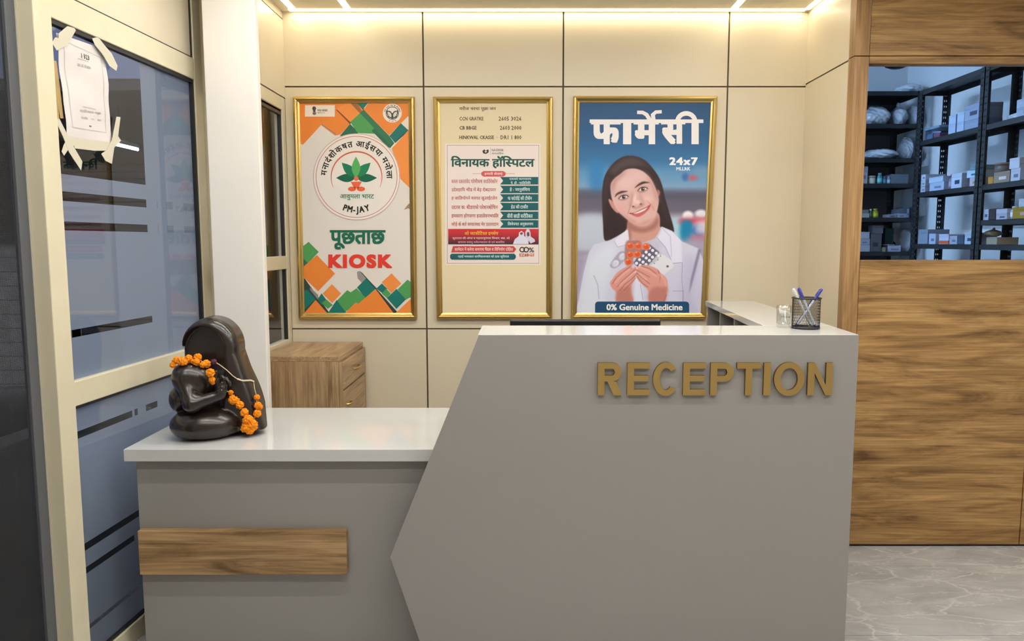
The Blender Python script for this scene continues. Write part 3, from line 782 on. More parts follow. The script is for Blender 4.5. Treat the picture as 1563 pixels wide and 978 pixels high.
# ------------------------------------------------------------------ dark bronze figure on the low counter
def sd_ell(p, c, r):
    q = [(p[i] - c[i]) / r[i] for i in range(3)]
    k0 = np.sqrt(q[0] ** 2 + q[1] ** 2 + q[2] ** 2) + 1e-9
    k1 = np.sqrt((q[0] / r[0]) ** 2 + (q[1] / r[1]) ** 2 + (q[2] / r[2]) ** 2) + 1e-9
    return k0 * (k0 - 1) / k1
def sd_cap(p, a, b, ra, rb):
    ab = [b[i] - a[i] for i in range(3)]; L2 = sum(x * x for x in ab)
    h = np.clip(sum((p[i] - a[i]) * ab[i] for i in range(3)) / L2, 0, 1)
    d = np.sqrt(sum((p[i] - a[i] - ab[i] * h) ** 2 for i in range(3)))
    return d - (ra + (rb - ra) * h)
def smin(a, b, k):
    h = np.clip(.5 + .5 * (b - a) / k, 0, 1)
    return b + (a - b) * h - k * h * (1 - h)
def smax(a, b, k): return -smin(-a, -b, k)
HA = R(16)
def hood_frame(p):
    ca, sa = math.cos(HA), math.sin(HA)
    x, y = p[0] - .004, p[1] - .0
    lean = (p[2] - .2) * .10
    u = x * ca - y * sa; v = x * sa + y * ca
    return u, v - lean, p[2]
def arch(u, z, w, top):
    """signed distance-like value of an arch of half width w whose round head ends at top"""
    zc = top - w * 1.12
    dz = np.maximum(z - zc, 0) / 1.12
    return np.sqrt(u * u + dz * dz) - w
def figure(p):
    u, v, z = hood_frame(p)
    flare = np.clip(.30 - z, 0, .3)
    uc = u - .020 - flare * .17
    w = .102 + flare * .15
    body = arch(uc, z, w, .425)
    slab = np.maximum(body, np.abs(v - .045) - .075)
    hood = smax(body, np.abs(v - .045) - .080, .045) 
    rec = np.maximum(arch(u - .000, z, .076, .394), np.abs(v + .05) - .085)
    hood = smax(hood, -rec, .012)
    hood = np.maximum(hood, .02 - z)
    d = hood
    bulk = sd_ell(p, (.098, .035, .095), (.088, .085, .125))
    d = smin(d, bulk, .05)
    base = sd_ell(p, (.006, -.03, .050), (.124, .105, .066))
    base = smax(base, np.abs(p[2] - .055) - .062, .03)
    d = smin(d, base, .010)
    torso = sd_ell(p, (-.030, -.028, .200), (.066, .060, .078))
    arm = smin(sd_cap(p, (-.066, -.052, .222), (-.040, -.098, .135), .030, .026), sd_cap(p, (-.040, -.098, .135), (.052, -.100, .160), .027, .018), .018)
    shoulder = sd_ell(p, (-.062, -.035, .228), (.038, .045, .038))
    t = smin(torso, shoulder, .03)
    d = smin(d, smin(t, arm, .012), .010)
    lap = sd_ell(p, (-.083, -.010, .140), (.034, .045, .046))
    d = smin(d, lap, .010)
    palm = sd_ell(p, (.056, -.102, .188), (.021, .012, .030))
    palm = smin(palm, sd_cap(p, (.050, -.100, .158), (.056, -.102, .180), .016, .015), .012)
    for a, b, c in (((.043, -.104, .205), (.040, -.108, .228), (.042, -.110, .247)),
                    ((.055, -.105, .210), (.060, -.114, .228), (.066, -.122, .222)),
                    ((.065, -.104, .206), (.074, -.113, .220), (.080, -.121, .210)),
                    ((.073, -.102, .198), (.083, -.110, .206), (.086, -.118, .196)),
                    ((.044, -.108, .180), (.048, -.122, .196), (.060, -.126, .208))):
        fg = smin(sd_cap(p, a, b, .0078, .0068), sd_cap(p, b, c, .0068, .0056), .003)
        palm = smin(palm, fg, .004)
    d = smin(d, palm, .006)
    d = np.maximum(d, -p[2])
    return d
def surface_nets(f, lo, hi, h):
    ax = [np.arange(lo[i], hi[i] + h, h, dtype=np.float32) for i in range(3)]
    X, Y_, Z = np.meshgrid(*ax, indexing='ij')
    D = f((X, Y_, Z)).astype(np.float32)
    ins = D < 0
    nx, ny, nz = D.shape
    cnt = np.zeros((nx - 1, ny - 1, nz - 1), np.float32); acc = np.zeros((nx - 1, ny - 1, nz - 1, 3), np.float32)
    offs = [(i, j, k) for i in (0, 1) for j in (0, 1) for k in (0, 1)]
    for a in offs:
        for ax_ in range(3):
            if a[ax_]: continue
            b = list(a); b[ax_] = 1
            sl = lambda q: tuple(slice(q[i], D.shape[i] - 1 + q[i]) for i in range(3))
            da, db = D[sl(a)], D[sl(b)]
            cr = (da < 0) != (db < 0)
            t = np.where(cr, da / np.where(cr, da - db, 1), 0)
            cnt += cr
            for i in range(3):
                acc[..., i] += np.where(cr, a[i] + (t if i == ax_ else 0), 0)
    act = cnt > 0
    idx = -np.ones(cnt.shape, np.int64); idx[act] = np.arange(act.sum())
    ii = np.argwhere(act)
    V = (ii + acc[act] / cnt[act][:, None]) * h + np.array(lo)
    F = []
    for ax_ in range(3):
        o1, o2 = (ax_ + 1) % 3, (ax_ + 2) % 3
        a = [slice(1, n - 1) for n in D.shape]; b = list(a)
        a[ax_] = slice(0, D.shape[ax_] - 1); b[ax_] = slice(1, D.shape[ax_])
        A, B = ins[tuple(a)], ins[tuple(b)]
        for e in np.argwhere(A != B):
            g = e.copy(); g[o1] += 1; g[o2] += 1
            def cell(d1, d2):
                q = g.copy(); q[o1] -= d1; q[o2] -= d2
                return int(idx[tuple(q)])
            quad = [cell(1, 1), cell(0, 1), cell(0, 0), cell(1, 0)]
            if not A[tuple(e)]: quad.reverse()
            F.append(tuple(quad))
    return V, F
ZV = R(22.9)
FIG = Vector((-1.155, 2.685, .7503))
V, F = surface_nets(figure, (-.16, -.16, -.006), (.21, .16, .46), .0034)
fig = thing('statue', 'dark bronze hooded seated figure with raised hand on the white low counter', 'statue', FIG, ZV)
fb_ = MB(); fb_.add([tuple(map(float, v)) for v in V], F, 0, True)
zmin = float(V[:, 2].min())
fo = fb_.build('figure', M['bronze'], fig); fo.location.z = -zmin
sm = fo.modifiers.new('soften', 'SMOOTH'); sm.factor = .5; sm.iterations = 2

# marigold garland hung over the figure
gd = thing('flower_garland', 'orange marigold garland draped over the dark bronze figure', 'garland', FIG, ZV)
def surf(x, z, lift=.006):
    y = -.2
    for _ in range(200):
        d = float(figure((np.array([x]), np.array([y]), np.array([z])))[0])
        if d < lift: break
        y += max(d - lift, .0005) * .7
        if y > .2: y = .0; break
    return (x, y, z)
def zs(zx, zy): return ((zx - 325) * .000505, (870 - zy) * .00055)
rf = random.Random(11)
def hsh(c, sd):
    t = math.sin(c.x * 127.1 + c.y * 311.7 + c.z * 74.7 + sd) * 43758.5453
    return t - math.floor(t)
def flower(x, y, z, r, m):
    bm = bmesh.new(); bmesh.ops.create_icosphere(bm, subdivisions=3, radius=1)
    sd = rf.random() * 50
    for v in bm.verts:
        c = v.co
        k = .94 + .17 * math.sin(7 * c.x + sd) * math.sin(6 * c.y + 1.3 * sd) * math.cos(7 * c.z + sd) + .30 * (hsh(c, sd) - .5)
        v.co = c * k
    me = bpy.data.meshes.new('flower'); bm.to_mesh(me); bm.free()
    for p in me.polygons: p.use_smooth = False
    me.materials.append(m)
    o = bpy.data.objects.new('flower', me); C.objects.link(o); o.parent = gd; o.location = (x, y, z); o.scale = (r, r * .9, r)
    return o
FL = [(135, 378, 22), (158, 352, 26), (185, 355, 30), (205, 362, 24), (236, 345, 28), (262, 362, 16), (294, 340, 27), (285, 365, 24), (325, 385, 22), (350, 382, 28), (372, 425, 30), (380, 470, 22), (384, 492, 14),
      (500, 575, 18), (512, 620, 32), (538, 628, 20), (555, 656, 28), (583, 705, 28), (604, 752, 36), (590, 800, 36), (632, 782, 34), (615, 822, 30), (640, 800, 28),
      (673, 620, 22), (676, 668, 27), (668, 718, 27), (690, 680, 20)]
for zx, zy, r in FL:
    x, z = zs(zx, zy); rr = r * .00052
    z = max(z, rr * 1.0 + .002)
    p = surf(min(max(x, -.10), .172), z, rr * .92)
    flower(x, min(p[1], -.050) if zy < 480 else p[1], z, rr, M['marigold'])
x, z = zs(398, 372); p = surf(x, z, .008)
tag(flower(x, min(p[1], -.055), z, .010, M['purple']), 'dark purple bloom')
def thread(pts, r):
    L = []
    for zx, zy in pts:
        x, z = zs(zx, zy); q_ = surf(x, z, r * .9); L.append((q_[0], min(q_[1], -.050) if zy < 400 else q_[1], q_[2]))
    return L
MB().tube(thread([(130, 378), (185, 357), (236, 348), (290, 345), (340, 380), (398, 374), (430, 392), (480, 432), (520, 472), (545, 490)], .0018), .0016, 6).tube(
    thread([(545, 490), (580, 505), (640, 515), (660, 530)], .0035), .0032, 6).tube(
    thread([(660, 530), (662, 570), (673, 620), (670, 680), (655, 740), (625, 790)], .0018), .0014, 6).tube(
    thread([(385, 470), (440, 540), (500, 575), (555, 655), (600, 750)], .0016), .0014, 6).build('string', M['thread'], gd)

# ------------------------------------------------------------------ framed posters on the back wall
YP = YB - .012
class Print:
    """flat printed artwork: ink areas stacked in hair-thin layers; coordinates are read off the photo on the poster's own plane"""
    def __init__(s, clip=None):
        s.mb = MB(); s.mats = []; s.layer = 0; s.clip = clip
    def mi(s, m):
        if m not in s.mats: s.mats.append(m)
        return s.mats.index(m)
    def pt(s, p, up=0.0): return tuple(at(p[0], p[1], YP - .00006 * (s.layer + up)))
    def cut(s, poly):
        q = s.clip
        for k in range(len(q)):
            (ax, ay), (bx, by) = q[k], q[(k + 1) % len(q)]
            side = lambda p: (bx - ax) * (p[1] - ay) - (by - ay) * (p[0] - ax)      # positive inside (clockwise on the photo)
            out = []
            for i in range(len(poly)):
                c, d = poly[i - 1], poly[i]
                ic, id_ = side(c), side(d)
                if (ic >= 0) != (id_ >= 0):
                    t = ic / (ic - id_); out.append((c[0] + (d[0] - c[0]) * t, c[1] + (d[1] - c[1]) * t))
                if id_ >= 0: out.append(d)
            poly = out
            if not poly: break
        return poly
    def poly(s, pts, col, next_layer=True):
        if s.clip: pts = s.cut(list(pts))
        if len(pts) < 3: return
        if next_layer: s.layer += 1
        s.mb.add([s.pt(p) for p in pts], [tuple(range(len(pts)))], s.mi(ink(col)))
    def rect(s, x0, y0, x1, y1, col, nl=True): s.poly([(x0, y0), (x1, y0), (x1, y1), (x0, y1)], col, nl)
    def disc(s, cx, cy, r, col, ry=None, n=48, nl=True):
        s.poly([(cx + r * math.cos(2 * math.pi * i / n), cy + (ry or r) * math.sin(2 * math.pi * i / n)) for i in range(n)], col, nl)
    def ring(s, cx, cy, r0, r1, col, a0=0, a1=360, n=96, taper=False):
        s.layer += 1
        v = []; f = []
        for i in range(n + 1):
            a = R(a0 + (a1 - a0) * i / n); k = math.sin(math.pi * i / n) ** .5 if taper else 1
            m_ = (r0 + r1) / 2; hw = (r1 - r0) / 2 * k
            for r in (m_ - hw, m_ + hw): v.append(s.pt((cx + r * math.cos(a), cy + r * math.sin(a))))
        for i in range(n): f.append((2 * i, 2 * i + 1, 2 * i + 3, 2 * i + 2))
        s.mb.add(v, f, s.mi(ink(col)))
    def stroke(s, pts, w, col, nl=True, round_=True):
        if nl: s.layer += 1
        v = []; f = []
        ws = w if isinstance(w, (list, tuple)) else [w] * len(pts)
        for i, p in enumerate(pts):
            a = pts[max(0, i - 1)]; b = pts[min(len(pts) - 1, i + 1)]
            dx, dy = b[0] - a[0], b[1] - a[1]; L = math.hypot(dx, dy) or 1
            nx, ny = -dy / L * ws[i] / 2, dx / L * ws[i] / 2
            v += [s.pt((p[0] + nx, p[1] + ny)), s.pt((p[0] - nx, p[1] - ny))]
        for i in range(len(pts) - 1): f.append((2 * i, 2 * i + 1, 2 * i + 3, 2 * i + 2))
        s.mb.add(v, f, s.mi(ink(col)))
    def text(s, body, x0, y0, x1, y1, col, bold=0.0, nl=True, clip=None, res=2, spacing=1.0, off=0.0):
        """lettering fitted to a box (y0 top, y1 bottom)"""
        if nl: s.layer += 1
        v, f = text_geo(body, bold, res, clip, spacing=spacing, off=off)
        a, b, c, d = bbox(v)
        s.mb.add([s.pt((x0 + (p[0] - a) / (c - a) * (x1 - x0), y1 - (p[1] - b) / (d - b) * (y1 - y0)), p[2]) for p in v], f, s.mi(ink(col)))
    def arc_text(s, clusters, cx, cy, r, a0, a1, h, col, bold=0.0, inward=False, widths=None):
        """letters along a circle; angles in degrees measured clockwise from straight up"""
        s.layer += 1
        G = [text_geo(k, bold, 2) for k in clusters]
        adv = [(bbox(g[0])[2] - bbox(g[0])[0]) if g[0] else .3 for g in G]
        gap = .13 if inward else .0
        tot = sum(adv) + gap * len(adv); pos = 0
        hmax = .72
        for g, w in zip(G, adv):
            if g[0]:
                a, b, c, d = bbox(g[0])
                am = R(a0 + (a1 - a0) * (pos + w / 2) / tot); sc = abs(R(a1 - a0)) * r / tot
                P = []
                for q in g[0]:
                    lx = (q[0] - (a + c) / 2) * sc; ly = q[1] * h / hmax
                    if not inward:
                        rr = r + ly; ang = am
                        P.append(s.pt((cx + rr * math.sin(ang) + lx * math.cos(ang), cy - rr * math.cos(ang) + lx * math.sin(ang)), q[2]))
                    else:
                        rr = r - ly; ang = am
                        P.append(s.pt((cx + rr * math.sin(ang) - lx * math.cos(ang), cy - rr * math.cos(ang) - lx * math.sin(ang)), q[2]))
                s.mb.add(P, g[1], s.mi(ink(col)))
            pos += w + gap
    def build(s, name, parent):
        o = s.mb.build(name, s.mats, None)
        return attach(o, parent)
def attach(o, parent):
    o.parent = parent
    o.matrix_parent_inverse = Matrix.Identity(4)
    off = Vector(parent.location)
    o.data.transform(Matrix.Translation(-off))
    return o
def picture_frame(parent, quad_px, w=.032, depth=.030):
    """mitred gilt moulding; outer corners given on the photo"""
    o = [at(x, y, YB - depth) for x, y in quad_px]       # TL TR BR BL
    prof = [(0, 0), (0, .022), (.005, depth), (.012, depth + .002), (w * .62, depth - .004), (w * .72, depth - .010), (w, .016), (w, .004)]
    b = MB(); v = []
    for (i, d) in prof:
        v += [(o[k].x + i * sx, YB - d, o[k].z + i * sz) for k, (sx, sz) in enumerate(((1, -1), (-1, -1), (-1, 1), (1, 1)))]
    f = []
    for k in range(len(prof) - 1):
        for c in range(4):
            f.append((k * 4 + c, k * 4 + (c + 1) % 4, (k + 1) * 4 + (c + 1) % 4, (k + 1) * 4 + c))
    b.add(v, f)
    ob = b.build('frame', M['gold'], None)
    attach(ob, parent)
    bk = MB().prism([(o[k].x + .01 * sx, o[k].z + .01 * sz) for k, (sx, sz) in enumerate(((1, -1), (-1, -1), (-1, 1), (1, 1)))], YB - .010, YB - .0003, 'y').build('backing_board', M['cream'], None)
    attach(bk, parent)
def tz(ox, oy, sc):
    return lambda pts: [(ox + x / sc, oy + y / sc) for x, y in pts]
OR, OR2, GB, GD, TE = (214, 124, 52), (220, 132, 62), (74, 143, 80), (40, 98, 72), (22, 108, 98)
WH = (206, 199, 192)

# --- poster 1: kiosk
p1 = thing('framed_poster', 'gold framed orange and green KIOSK poster, leftmost on back wall', 'poster', (-.89, YB, 1.62), group='gold framed posters on the back wall')
picture_frame(p1, [(446, 147), (632, 147), (636, 487), (455, 487)])
A = Print(clip=[(450, 151), (628, 151), (632, 483), (459, 483)])
A.rect(440, 140, 650, 490, WH)
z1_ = tz(455, 150, 8.683); z2_ = tz(470, 200, 6.747); z3_ = tz(440, 310, 5.148); z4_ = tz(440, 140, 5.433)
A.poly(z1_([(-20, 40), (820, 40), (700, 330), (560, 480), (490, 495), (305, 355), (62, 618), (-20, 570)]), OR)
A.poly(z1_([(490, 480), (305, 352), (325, 345), (505, 470)]), (150, 120, 95))
A.poly(z1_([(500, 150), (560, 100), (700, 60), (860, 40), (880, 150), (830, 200), (700, 330)]), OR2)
A.poly(z1_([(500, 150), (520, 150), (705, 325), (690, 345)]), (120, 70, 40))
A.poly(z1_([(690, 60), (780, 60), (850, 170), (820, 200)]), (150, 95, 55))
A.poly(z1_([(550, 500), (690, 338), (800, 450), (780, 500)]), GD)
A.poly(z1_([(690, 315), (830, 185), (1030, 400), (1010, 470), (790, 460)]), GB)
A.poly(z1_([(760, 40), (900, 40), (868, 150), (1205, 495), (1275, 595), (1220, 660), (1180, 640), (975, 430), (1010, 395), (822, 195), (862, 158)]), GD)
A.poly(z1_([(862, 150), (830, 190), (1000, 390), (1220, 620), (1260, 590), (1205, 500)]), (48, 108, 76))
A.poly(z1_([(800, 40), (945, 40), (862, 142)]), TE)
A.poly(z1_([(868, 150), (950, 40), (1600, 40), (1600, 330), (1370, 325), (1208, 492)]), OR)
A.poly(z1_([(1370, 322), (1500, 200), (1500, 450)]), (214, 200, 190))
A.poly(z1_([(1210, 500), (1362, 330), (1470, 430), (1285, 592)]), (26, 104, 98))
A.poly(z1_([(1300, 560), (1455, 418), (1460, 435), (1285, 594)]), (30, 80, 75))
A.poly(z4_([(858, 470), (995, 320), (1100, 320), (1100, 890), (930, 722), (900, 600)]), OR2)
A.poly(z3_([(908, 52), (945, 5), (1000, 0), (1000, 90), (945, 40)]), (150, 125, 100))
# badge top left
A.rect(465.5, 160.5, 511, 178, (216, 204, 192))
A.disc(479.5, 165.5, 2.9, (70, 62, 58), 3.3); A.rect(477.6, 168, 481.6, 170.6, (80, 72, 66)); A.disc(479.8, 173, 2.9, (110, 100, 94), 2.5)
A.text('भारत सरकार', 484.5, 166.8, 500, 170.2, (70, 62, 58), .02, res=1); A.text('INDIA CO.', 484.5, 171, 496, 173, (110, 100, 92), .02, res=1)
# round seal top right
A.disc(598.8, 172.6, 14.4, (218, 208, 198)); A.ring(598.8, 172.6, 8.9, 10.0, (60, 58, 56))
A.arc_text(list('उत्तरप्रदेश') + [' '] + list('सरकार'), 598.8, 172.6, 10.8, -80, 82, 2.4, (70, 66, 62), .03)
A.arc_text(list('प्रदेश'), 598.8, 172.6, 13.2, 205, 150, 2.0, (120, 112, 104), .02, inward=True)
A.poly([(598.8, 181.5), (592.4, 179), (590, 172.5), (590.6, 168.4), (596, 169.4), (598.8, 173), (601.6, 169.4), (607, 168.4), (607.6, 172.5), (605.2, 179)], (60, 62, 60))
A.poly([(597, 179.2), (593.2, 177), (591.6, 172.6), (592, 170), (596, 172), (597.6, 175.5)], (196, 192, 186)); A.poly([(600.6, 179.2), (604.4, 177), (606, 172.6), (605.6, 170), (601.6, 172), (600, 175.5)], (196, 192, 186), False)
# big roundel
cx, cy = 544.2, 269.8
A.disc(cx, cy, 66.2, (176, 160, 152), n=96); A.disc(cx, cy, 65.2, (217, 204, 197), n=96)
A.ring(cx, cy, 61.4, 62.3, (172, 92, 84)); A.disc(cx, cy, 61.4, (212, 205, 198), n=96)
A.ring(cx, cy + .5, 37.6, 39.9, (190, 88, 66), 155, 385, taper=True)
A.arc_text(['म', 'ना', 'दं', 'शो', 'क', 'ष', 'त', ' ', 'आ', 'ई', 'स', 'या', ' ', 'म', 'नो', 'ला'], cx, cy, 46.0, -88, 94, 9.2, (42, 32, 28), .03)
def leaf(base, tip, w, col, bend=0.0):
    bx, by = base; tx_, ty_ = tip; dx, dy = tx_ - bx, ty_ - by; L = math.hypot(dx, dy); nx, ny = -dy / L, dx / L
    L1 = []; L2 = []
    for i in range(13):
        t = i / 12; h = w * math.sin(math.pi * t ** .85) ; o = bend * math.sin(math.pi * t)
        L1.append((bx + dx * t + nx * (h + o), by + dy * t + ny * (h + o))); L2.append((bx + dx * t - nx * (h - o), by + dy * t - ny * (h - o)))
    A.poly(L1 + L2[::-1], col)
b0 = (470 + 495 / 6.747, 200 + 470 / 6.747)
leaf((b0[0] - 1, b0[1] + 2), (470 + 290 / 6.747, 200 + 482 / 6.747), 6.4, (18, 92, 66))
leaf((b0[0] + 1, b0[1] + 2), (470 + 712 / 6.747, 200 + 482 / 6.747), 6.4, (18, 92, 66))
leaf(b0, (470 + 348 / 6.747, 200 + 325 / 6.747), 7.0, (22, 112, 78))
leaf(b0, (470 + 645 / 6.747, 200 + 325 / 6.747), 7.0, (26, 118, 82))
leaf((b0[0], b0[1] + 1), (470 + 495 / 6.747, 200 + 262 / 6.747), 6.6, (78, 158, 84))
A.disc(543.8, 272.5, 3.4, (216, 96, 62), 3.6)
A.poly(z2_([(440, 522), (555, 520), (528, 572), (520, 590), (480, 590), (468, 572)]), (214, 92, 56))
A.disc(537.3, 288.3, 6.2, (214, 92, 56), 3.6, nl=False); A.disc(551.0, 288.3, 6.2, (214, 92, 56), 3.6, nl=False)
A.text('आवुमला भारट', 519, 296.5, 571, 305.5, (40, 120, 92), .02)
A.arc_text(list('PM-JAY'), cx, cy, 54.6, 203, 156, 9.4, (38, 32, 30), .045, inward=True)
# headings
A.text('पूछताछ', 503.5, 351, 588.5, 380.6, (24, 98, 74), .034, res=4)
A.text('KIOSK', 501, 388, 599, 409, (206, 58, 44), .026, res=4, spacing=1.2, off=.036)
# angular mosaic at the foot
A.layer = 2
for pts, c in (([(112, 340), (160, 303), (240, 383), (150, 478), (112, 440)], GB), ([(112, 430), (155, 470), (112, 510)], GD),
               ([(118, 500), (225, 407), (368, 553), (235, 692), (118, 580)], OR), ([(112, 590), (130, 592), (330, 870), (112, 870)], (52, 66, 60)),
               ([(112, 690), (150, 680), (215, 755), (112, 850)], TE), ([(112, 880), (215, 760), (320, 880)], OR),
               ([(170, 660), (235, 720), (235, 760), (170, 680)], (130, 128, 126)), ([(232, 752), (262, 708), (300, 760), (262, 800)], TE), ([(262, 785), (300, 755), (350, 800), (312, 830)], GB),
               ([(270, 710), (343, 636), (415, 710), (345, 785)], OR2), ([(300, 880), (380, 760), (460, 840), (440, 880)], TE),
               ([(540, 540), (560, 532), (700, 670), (640, 690), (545, 590)], (140, 134, 130)), ([(540, 662), (612, 590), (692, 668), (605, 745)], TE),
               ([(383, 765), (463, 682), (490, 700), (537, 668), (607, 742), (548, 792), (448, 852)], GB),
               ([(430, 880), (530, 780), (550, 790), (690, 672), (870, 880)], OR), ([(560, 532), (580, 545), (880, 880), (840, 880), (690, 680)], (44, 58, 54)),
               ([(692, 670), (735, 630), (778, 672), (745, 712)], TE), ([(735, 710), (768, 670), (806, 710), (776, 745)], GB), ([(735, 620), (812, 551), (888, 630), (810, 706)], OR2),
               ([(858, 678), (937, 600), (1000, 650), (1000, 720), (925, 757)], GB), ([(775, 745), (850, 673), (924, 756), (850, 830)], TE), ([(845, 862), (1000, 715), (1000, 880), (845, 880)], OR2)):
    A.poly(z3_(pts), c)
A.build('print', p1)

# --- poster 2: hospital notice on a cream board
p2 = thing('framed_poster', 'gold framed cream board with white hospital notice, middle of three', 'poster', (-.157, YB, 1.62), group='gold framed posters on the back wall')
picture_frame(p2, [(661, 147), (844, 147), (843, 487), (666, 487)])
B = Print(clip=[(665, 151), (840, 151), (839, 483), (670, 483)])
B.rect(655, 145, 850, 490, (207, 192, 160))
TXT = (88, 74, 50)
B.text('मरीज चर्चा पूछा जन', 701, 162, 757, 169.8, TXT, .02)
for lft, rgt, y in (('CCN GRATKE', '2605 3026', 181), ('CB BBGE', '2603 2000', 195), ('HINKWAL CKASSE  ·', 'DR1 1 800', 209.5)):
    x1 = {181: 738, 195: 727.5, 209.5: 759}[y]
    B.text(lft, 701, y - 2.7, x1, y + 2.9, TXT, .03, res=1)
    B.text(rgt, {181: 761, 195: 763, 209.5: 764}[y], y - 3.2, 796, y + 3.2, TXT, .022, res=1)
B.rect(680, 219.3, 824.6, 404, (222, 208, 198)); B.rect(682, 221, 823, 402.3, (150, 136, 138)); B.rect(682.9, 221.9, 822.2, 401.4, (212, 199, 192))
zb = tz(675, 215, 9.769); zc_ = tz(675, 300, 8.894)
B.poly(zb([(598, 150), (625, 125), (650, 145), (680, 125), (695, 140), (690, 175), (650, 195), (610, 185)]), (50, 56, 52))
B.poly(zb([(630, 160), (645, 152), (650, 140), (656, 152), (670, 160), (655, 168), (650, 180), (644, 168)]), (200, 196, 188))
B.rect(748.2, 225.6, 748.7, 236, (150, 144, 138))
B.text('NAGWAR', 750.5, 227, 768.6, 231, (110, 104, 96), .02, res=1); B.text('साप्ताहिक', 750.5, 232, 768.6, 236, (130, 122, 112), .02, res=1)
HD = (26, 82, 74)
# heading: the short-i signs stand before their letters, half letter sa joined to pa
def word(pr, pieces, x0, y0, x1, y1, col, bold):
    V_ = []; F_ = []; pen_ = 0.0
    for body, clip, wide in pieces:
        v, f = text_geo(body, bold, 4, clip, raw=True)
        a = bbox(v)[0]; base = len(V_)
        V_ += [(p[0] - a + pen_, p[1], p[2]) for p in v]; F_ += [tuple(base + i for i in q) for q in f]
        pen_ += wide if wide else (bbox(v)[2] - a) - 2 * bold
    a, b, c, d = bbox(V_)
    pr.layer += 1
    pr.mb.add([pr.pt((x0 + (p[0] - a) / (c - a) * (x1 - x0), y1 - (p[1] - b) / (d - b) * (y1 - y0)), p[2]) for p in V_], F_, pr.mi(ink(col)))
def width(t): q = bbox(text_geo(t, 0, 4, raw=True)[0]); return q[2] - q[0]
sa = bbox(text_geo('स', 0, 4)[0])
sclip = [('x', sa[0] + (sa[2] - sa[0]) * .70, True)]
word(B, [('िवनायक हॉि', None, width('िवनायक हॉिप') - width('प')), ('स', sclip, (sa[2] - sa[0]) * .68), ('पटल', None, None)], 688, 237.8, 816, 257, HD, .034)
B.rect(721, 264.6, 786, 265.2, (150, 136, 130))
B.poly([(738, 260.9), (768, 260.9), (771.5, 263), (771.8, 265.2), (771.5, 267.4), (768, 269.5), (738, 269.5), (735, 267.4), (734.4, 265.2), (735, 263)], (192, 82, 86))
B.text('हमारी सेवाएं', 739.5, 262.6, 767, 267.6, (228, 200, 194), .015, res=1)
LEFT = ['सरल दस्तावेद प्रेमीक्ष व्यतिरेकोन', 'उदेसहायि भीड में बेड़ रोबदपरन', 'ह जातियोगने ववगत छुउरईटलेन', 'उदरस क: बीडयासे प्रेश्नबोधिन', 'हमसर्ग होगसगा हतालेवनभपलि', 'जोड़े के बारे समदनवद मेर उत्तरदान']
RIGHT = ['एम डी कार्यालय', 'हे : जानुवंशिय', 'फ स्टेरॉई की टीसेंन', 'हेड की टाकीर', 'बीवी छाडी करीतिबल', 'लिवेपनत अनुक्रमण']
rows = [270.0, 283.2, 296.2, 309.4, 322.8, 335.8]
for i, (L_, R_, y) in enumerate(zip(LEFT, RIGHT, rows)):
    h = 11.6
    x = 675 + (858 if i < 3 else 782 + 76) / 9.769
    B.poly([(763.2, y), (821.6, y), (821.6, y + h), (763.2, y + h), (768, y + h / 2)], (20, 84, 88))
    B.text(L_, 689, y + 2.3, [759.5, 757, 759, 760, 761, 761][i], y + 10, (168, 88, 88), .012, res=1)
    if i == 0:
        B.text('एक्सरे कार्यालय', 777.5, y + .8, 811, y + 5, (190, 208, 208), .012, res=1); B.text('पे. डी : प्रतिलिपि', 779.5, y + 6.4, 810, y + 11, (190, 208, 208), .012, res=1)
    else:
        a_, b_2 = [(0, 0), (778, 809), (775, 812), (780, 806), (774, 813), (775, 814)][i]
        B.text(R_, a_, y + 2.4, b_2, y + 9.8, (190, 208, 208), .012, res=1)
# red banner: three ink bands, printed fade
for k in range(8):
    t = k / 7
    B.rect(684, 349.2 + 23.6 * k / 8, 822, 349.2 + 23.6 * (k + 1) / 8, tuple(int(a + (b - a) * t ** 1.5) for a, b in zip((188, 44, 50), (74, 34, 50))), k == 0)
B.text('ओ जटसीटिरल इन्सेय', 709, 352.3, 760.5, 359, (228, 160, 60), .015, res=1)
B.text('कुशलता की अंगत व महत्वपूर्णता विभाग, बस, ओ', 690.5, 361, 778, 366, (220, 176, 176), .01, res=1)
B.text('समाचर समादु सवेदनशालय के एवं बालविव', 699, 367.2, 770, 372, (200, 150, 160), .01, res=1)
# two figures in white overalls on the banner
B.poly(zc_([(960, 645), (985, 580), (1040, 535), (1042, 490), (1075, 465), (1108, 490), (1112, 535), (1150, 560), (1170, 600), (1172, 645)]), (198, 196, 210))
B.poly(zc_([(1130, 545), (1128, 480), (1150, 440), (1180, 445), (1198, 490), (1200, 540), (1255, 580), (1260, 610), (1200, 635), (1175, 600)]), (190, 186, 200))
B.poly(zc_([(1055, 490), (1090, 482), (1096, 505), (1075, 522), (1058, 510)]), (96, 70, 72)); B.poly(zc_([(1150, 485), (1180, 480), (1186, 530), (1160, 545), (1148, 520)]), (88, 66, 70))
B.poly([(691.5, 375.4), (784, 375.4), (788, 380), (784.5, 384.8), (688.6, 384.8)], (180, 62, 66)); B.text('सामेदन ने करेगा समागम पैदल व विनियोग दोहित', 694, 377, 783, 383.4, (226, 196, 190), .014, res=1)
B.poly([(689, 387), (785, 387), (787.5, 390), (787.4, 393), (785, 396), (689, 396), (687, 393.5), (687, 389.5)], (24, 84, 90)); B.text('पहाई नमस्कार धार्मिकमनस्य को डाक कूलियल', 699, 388.7, 777, 394.3, (186, 206, 208), .012, res=1)
B.ring(797.0, 380.8, 2.7, 4.2, (50, 32, 36), n=24); B.ring(803.2, 380.8, 2.7, 4.2, (50, 32, 36), n=24)
B.text('%', 807.2, 377.6, 815.2, 385, (50, 40, 42), .01); B.text('EZ8BGS', 793, 386.6, 815.6, 391.2, (176, 66, 62), .01, res=1)
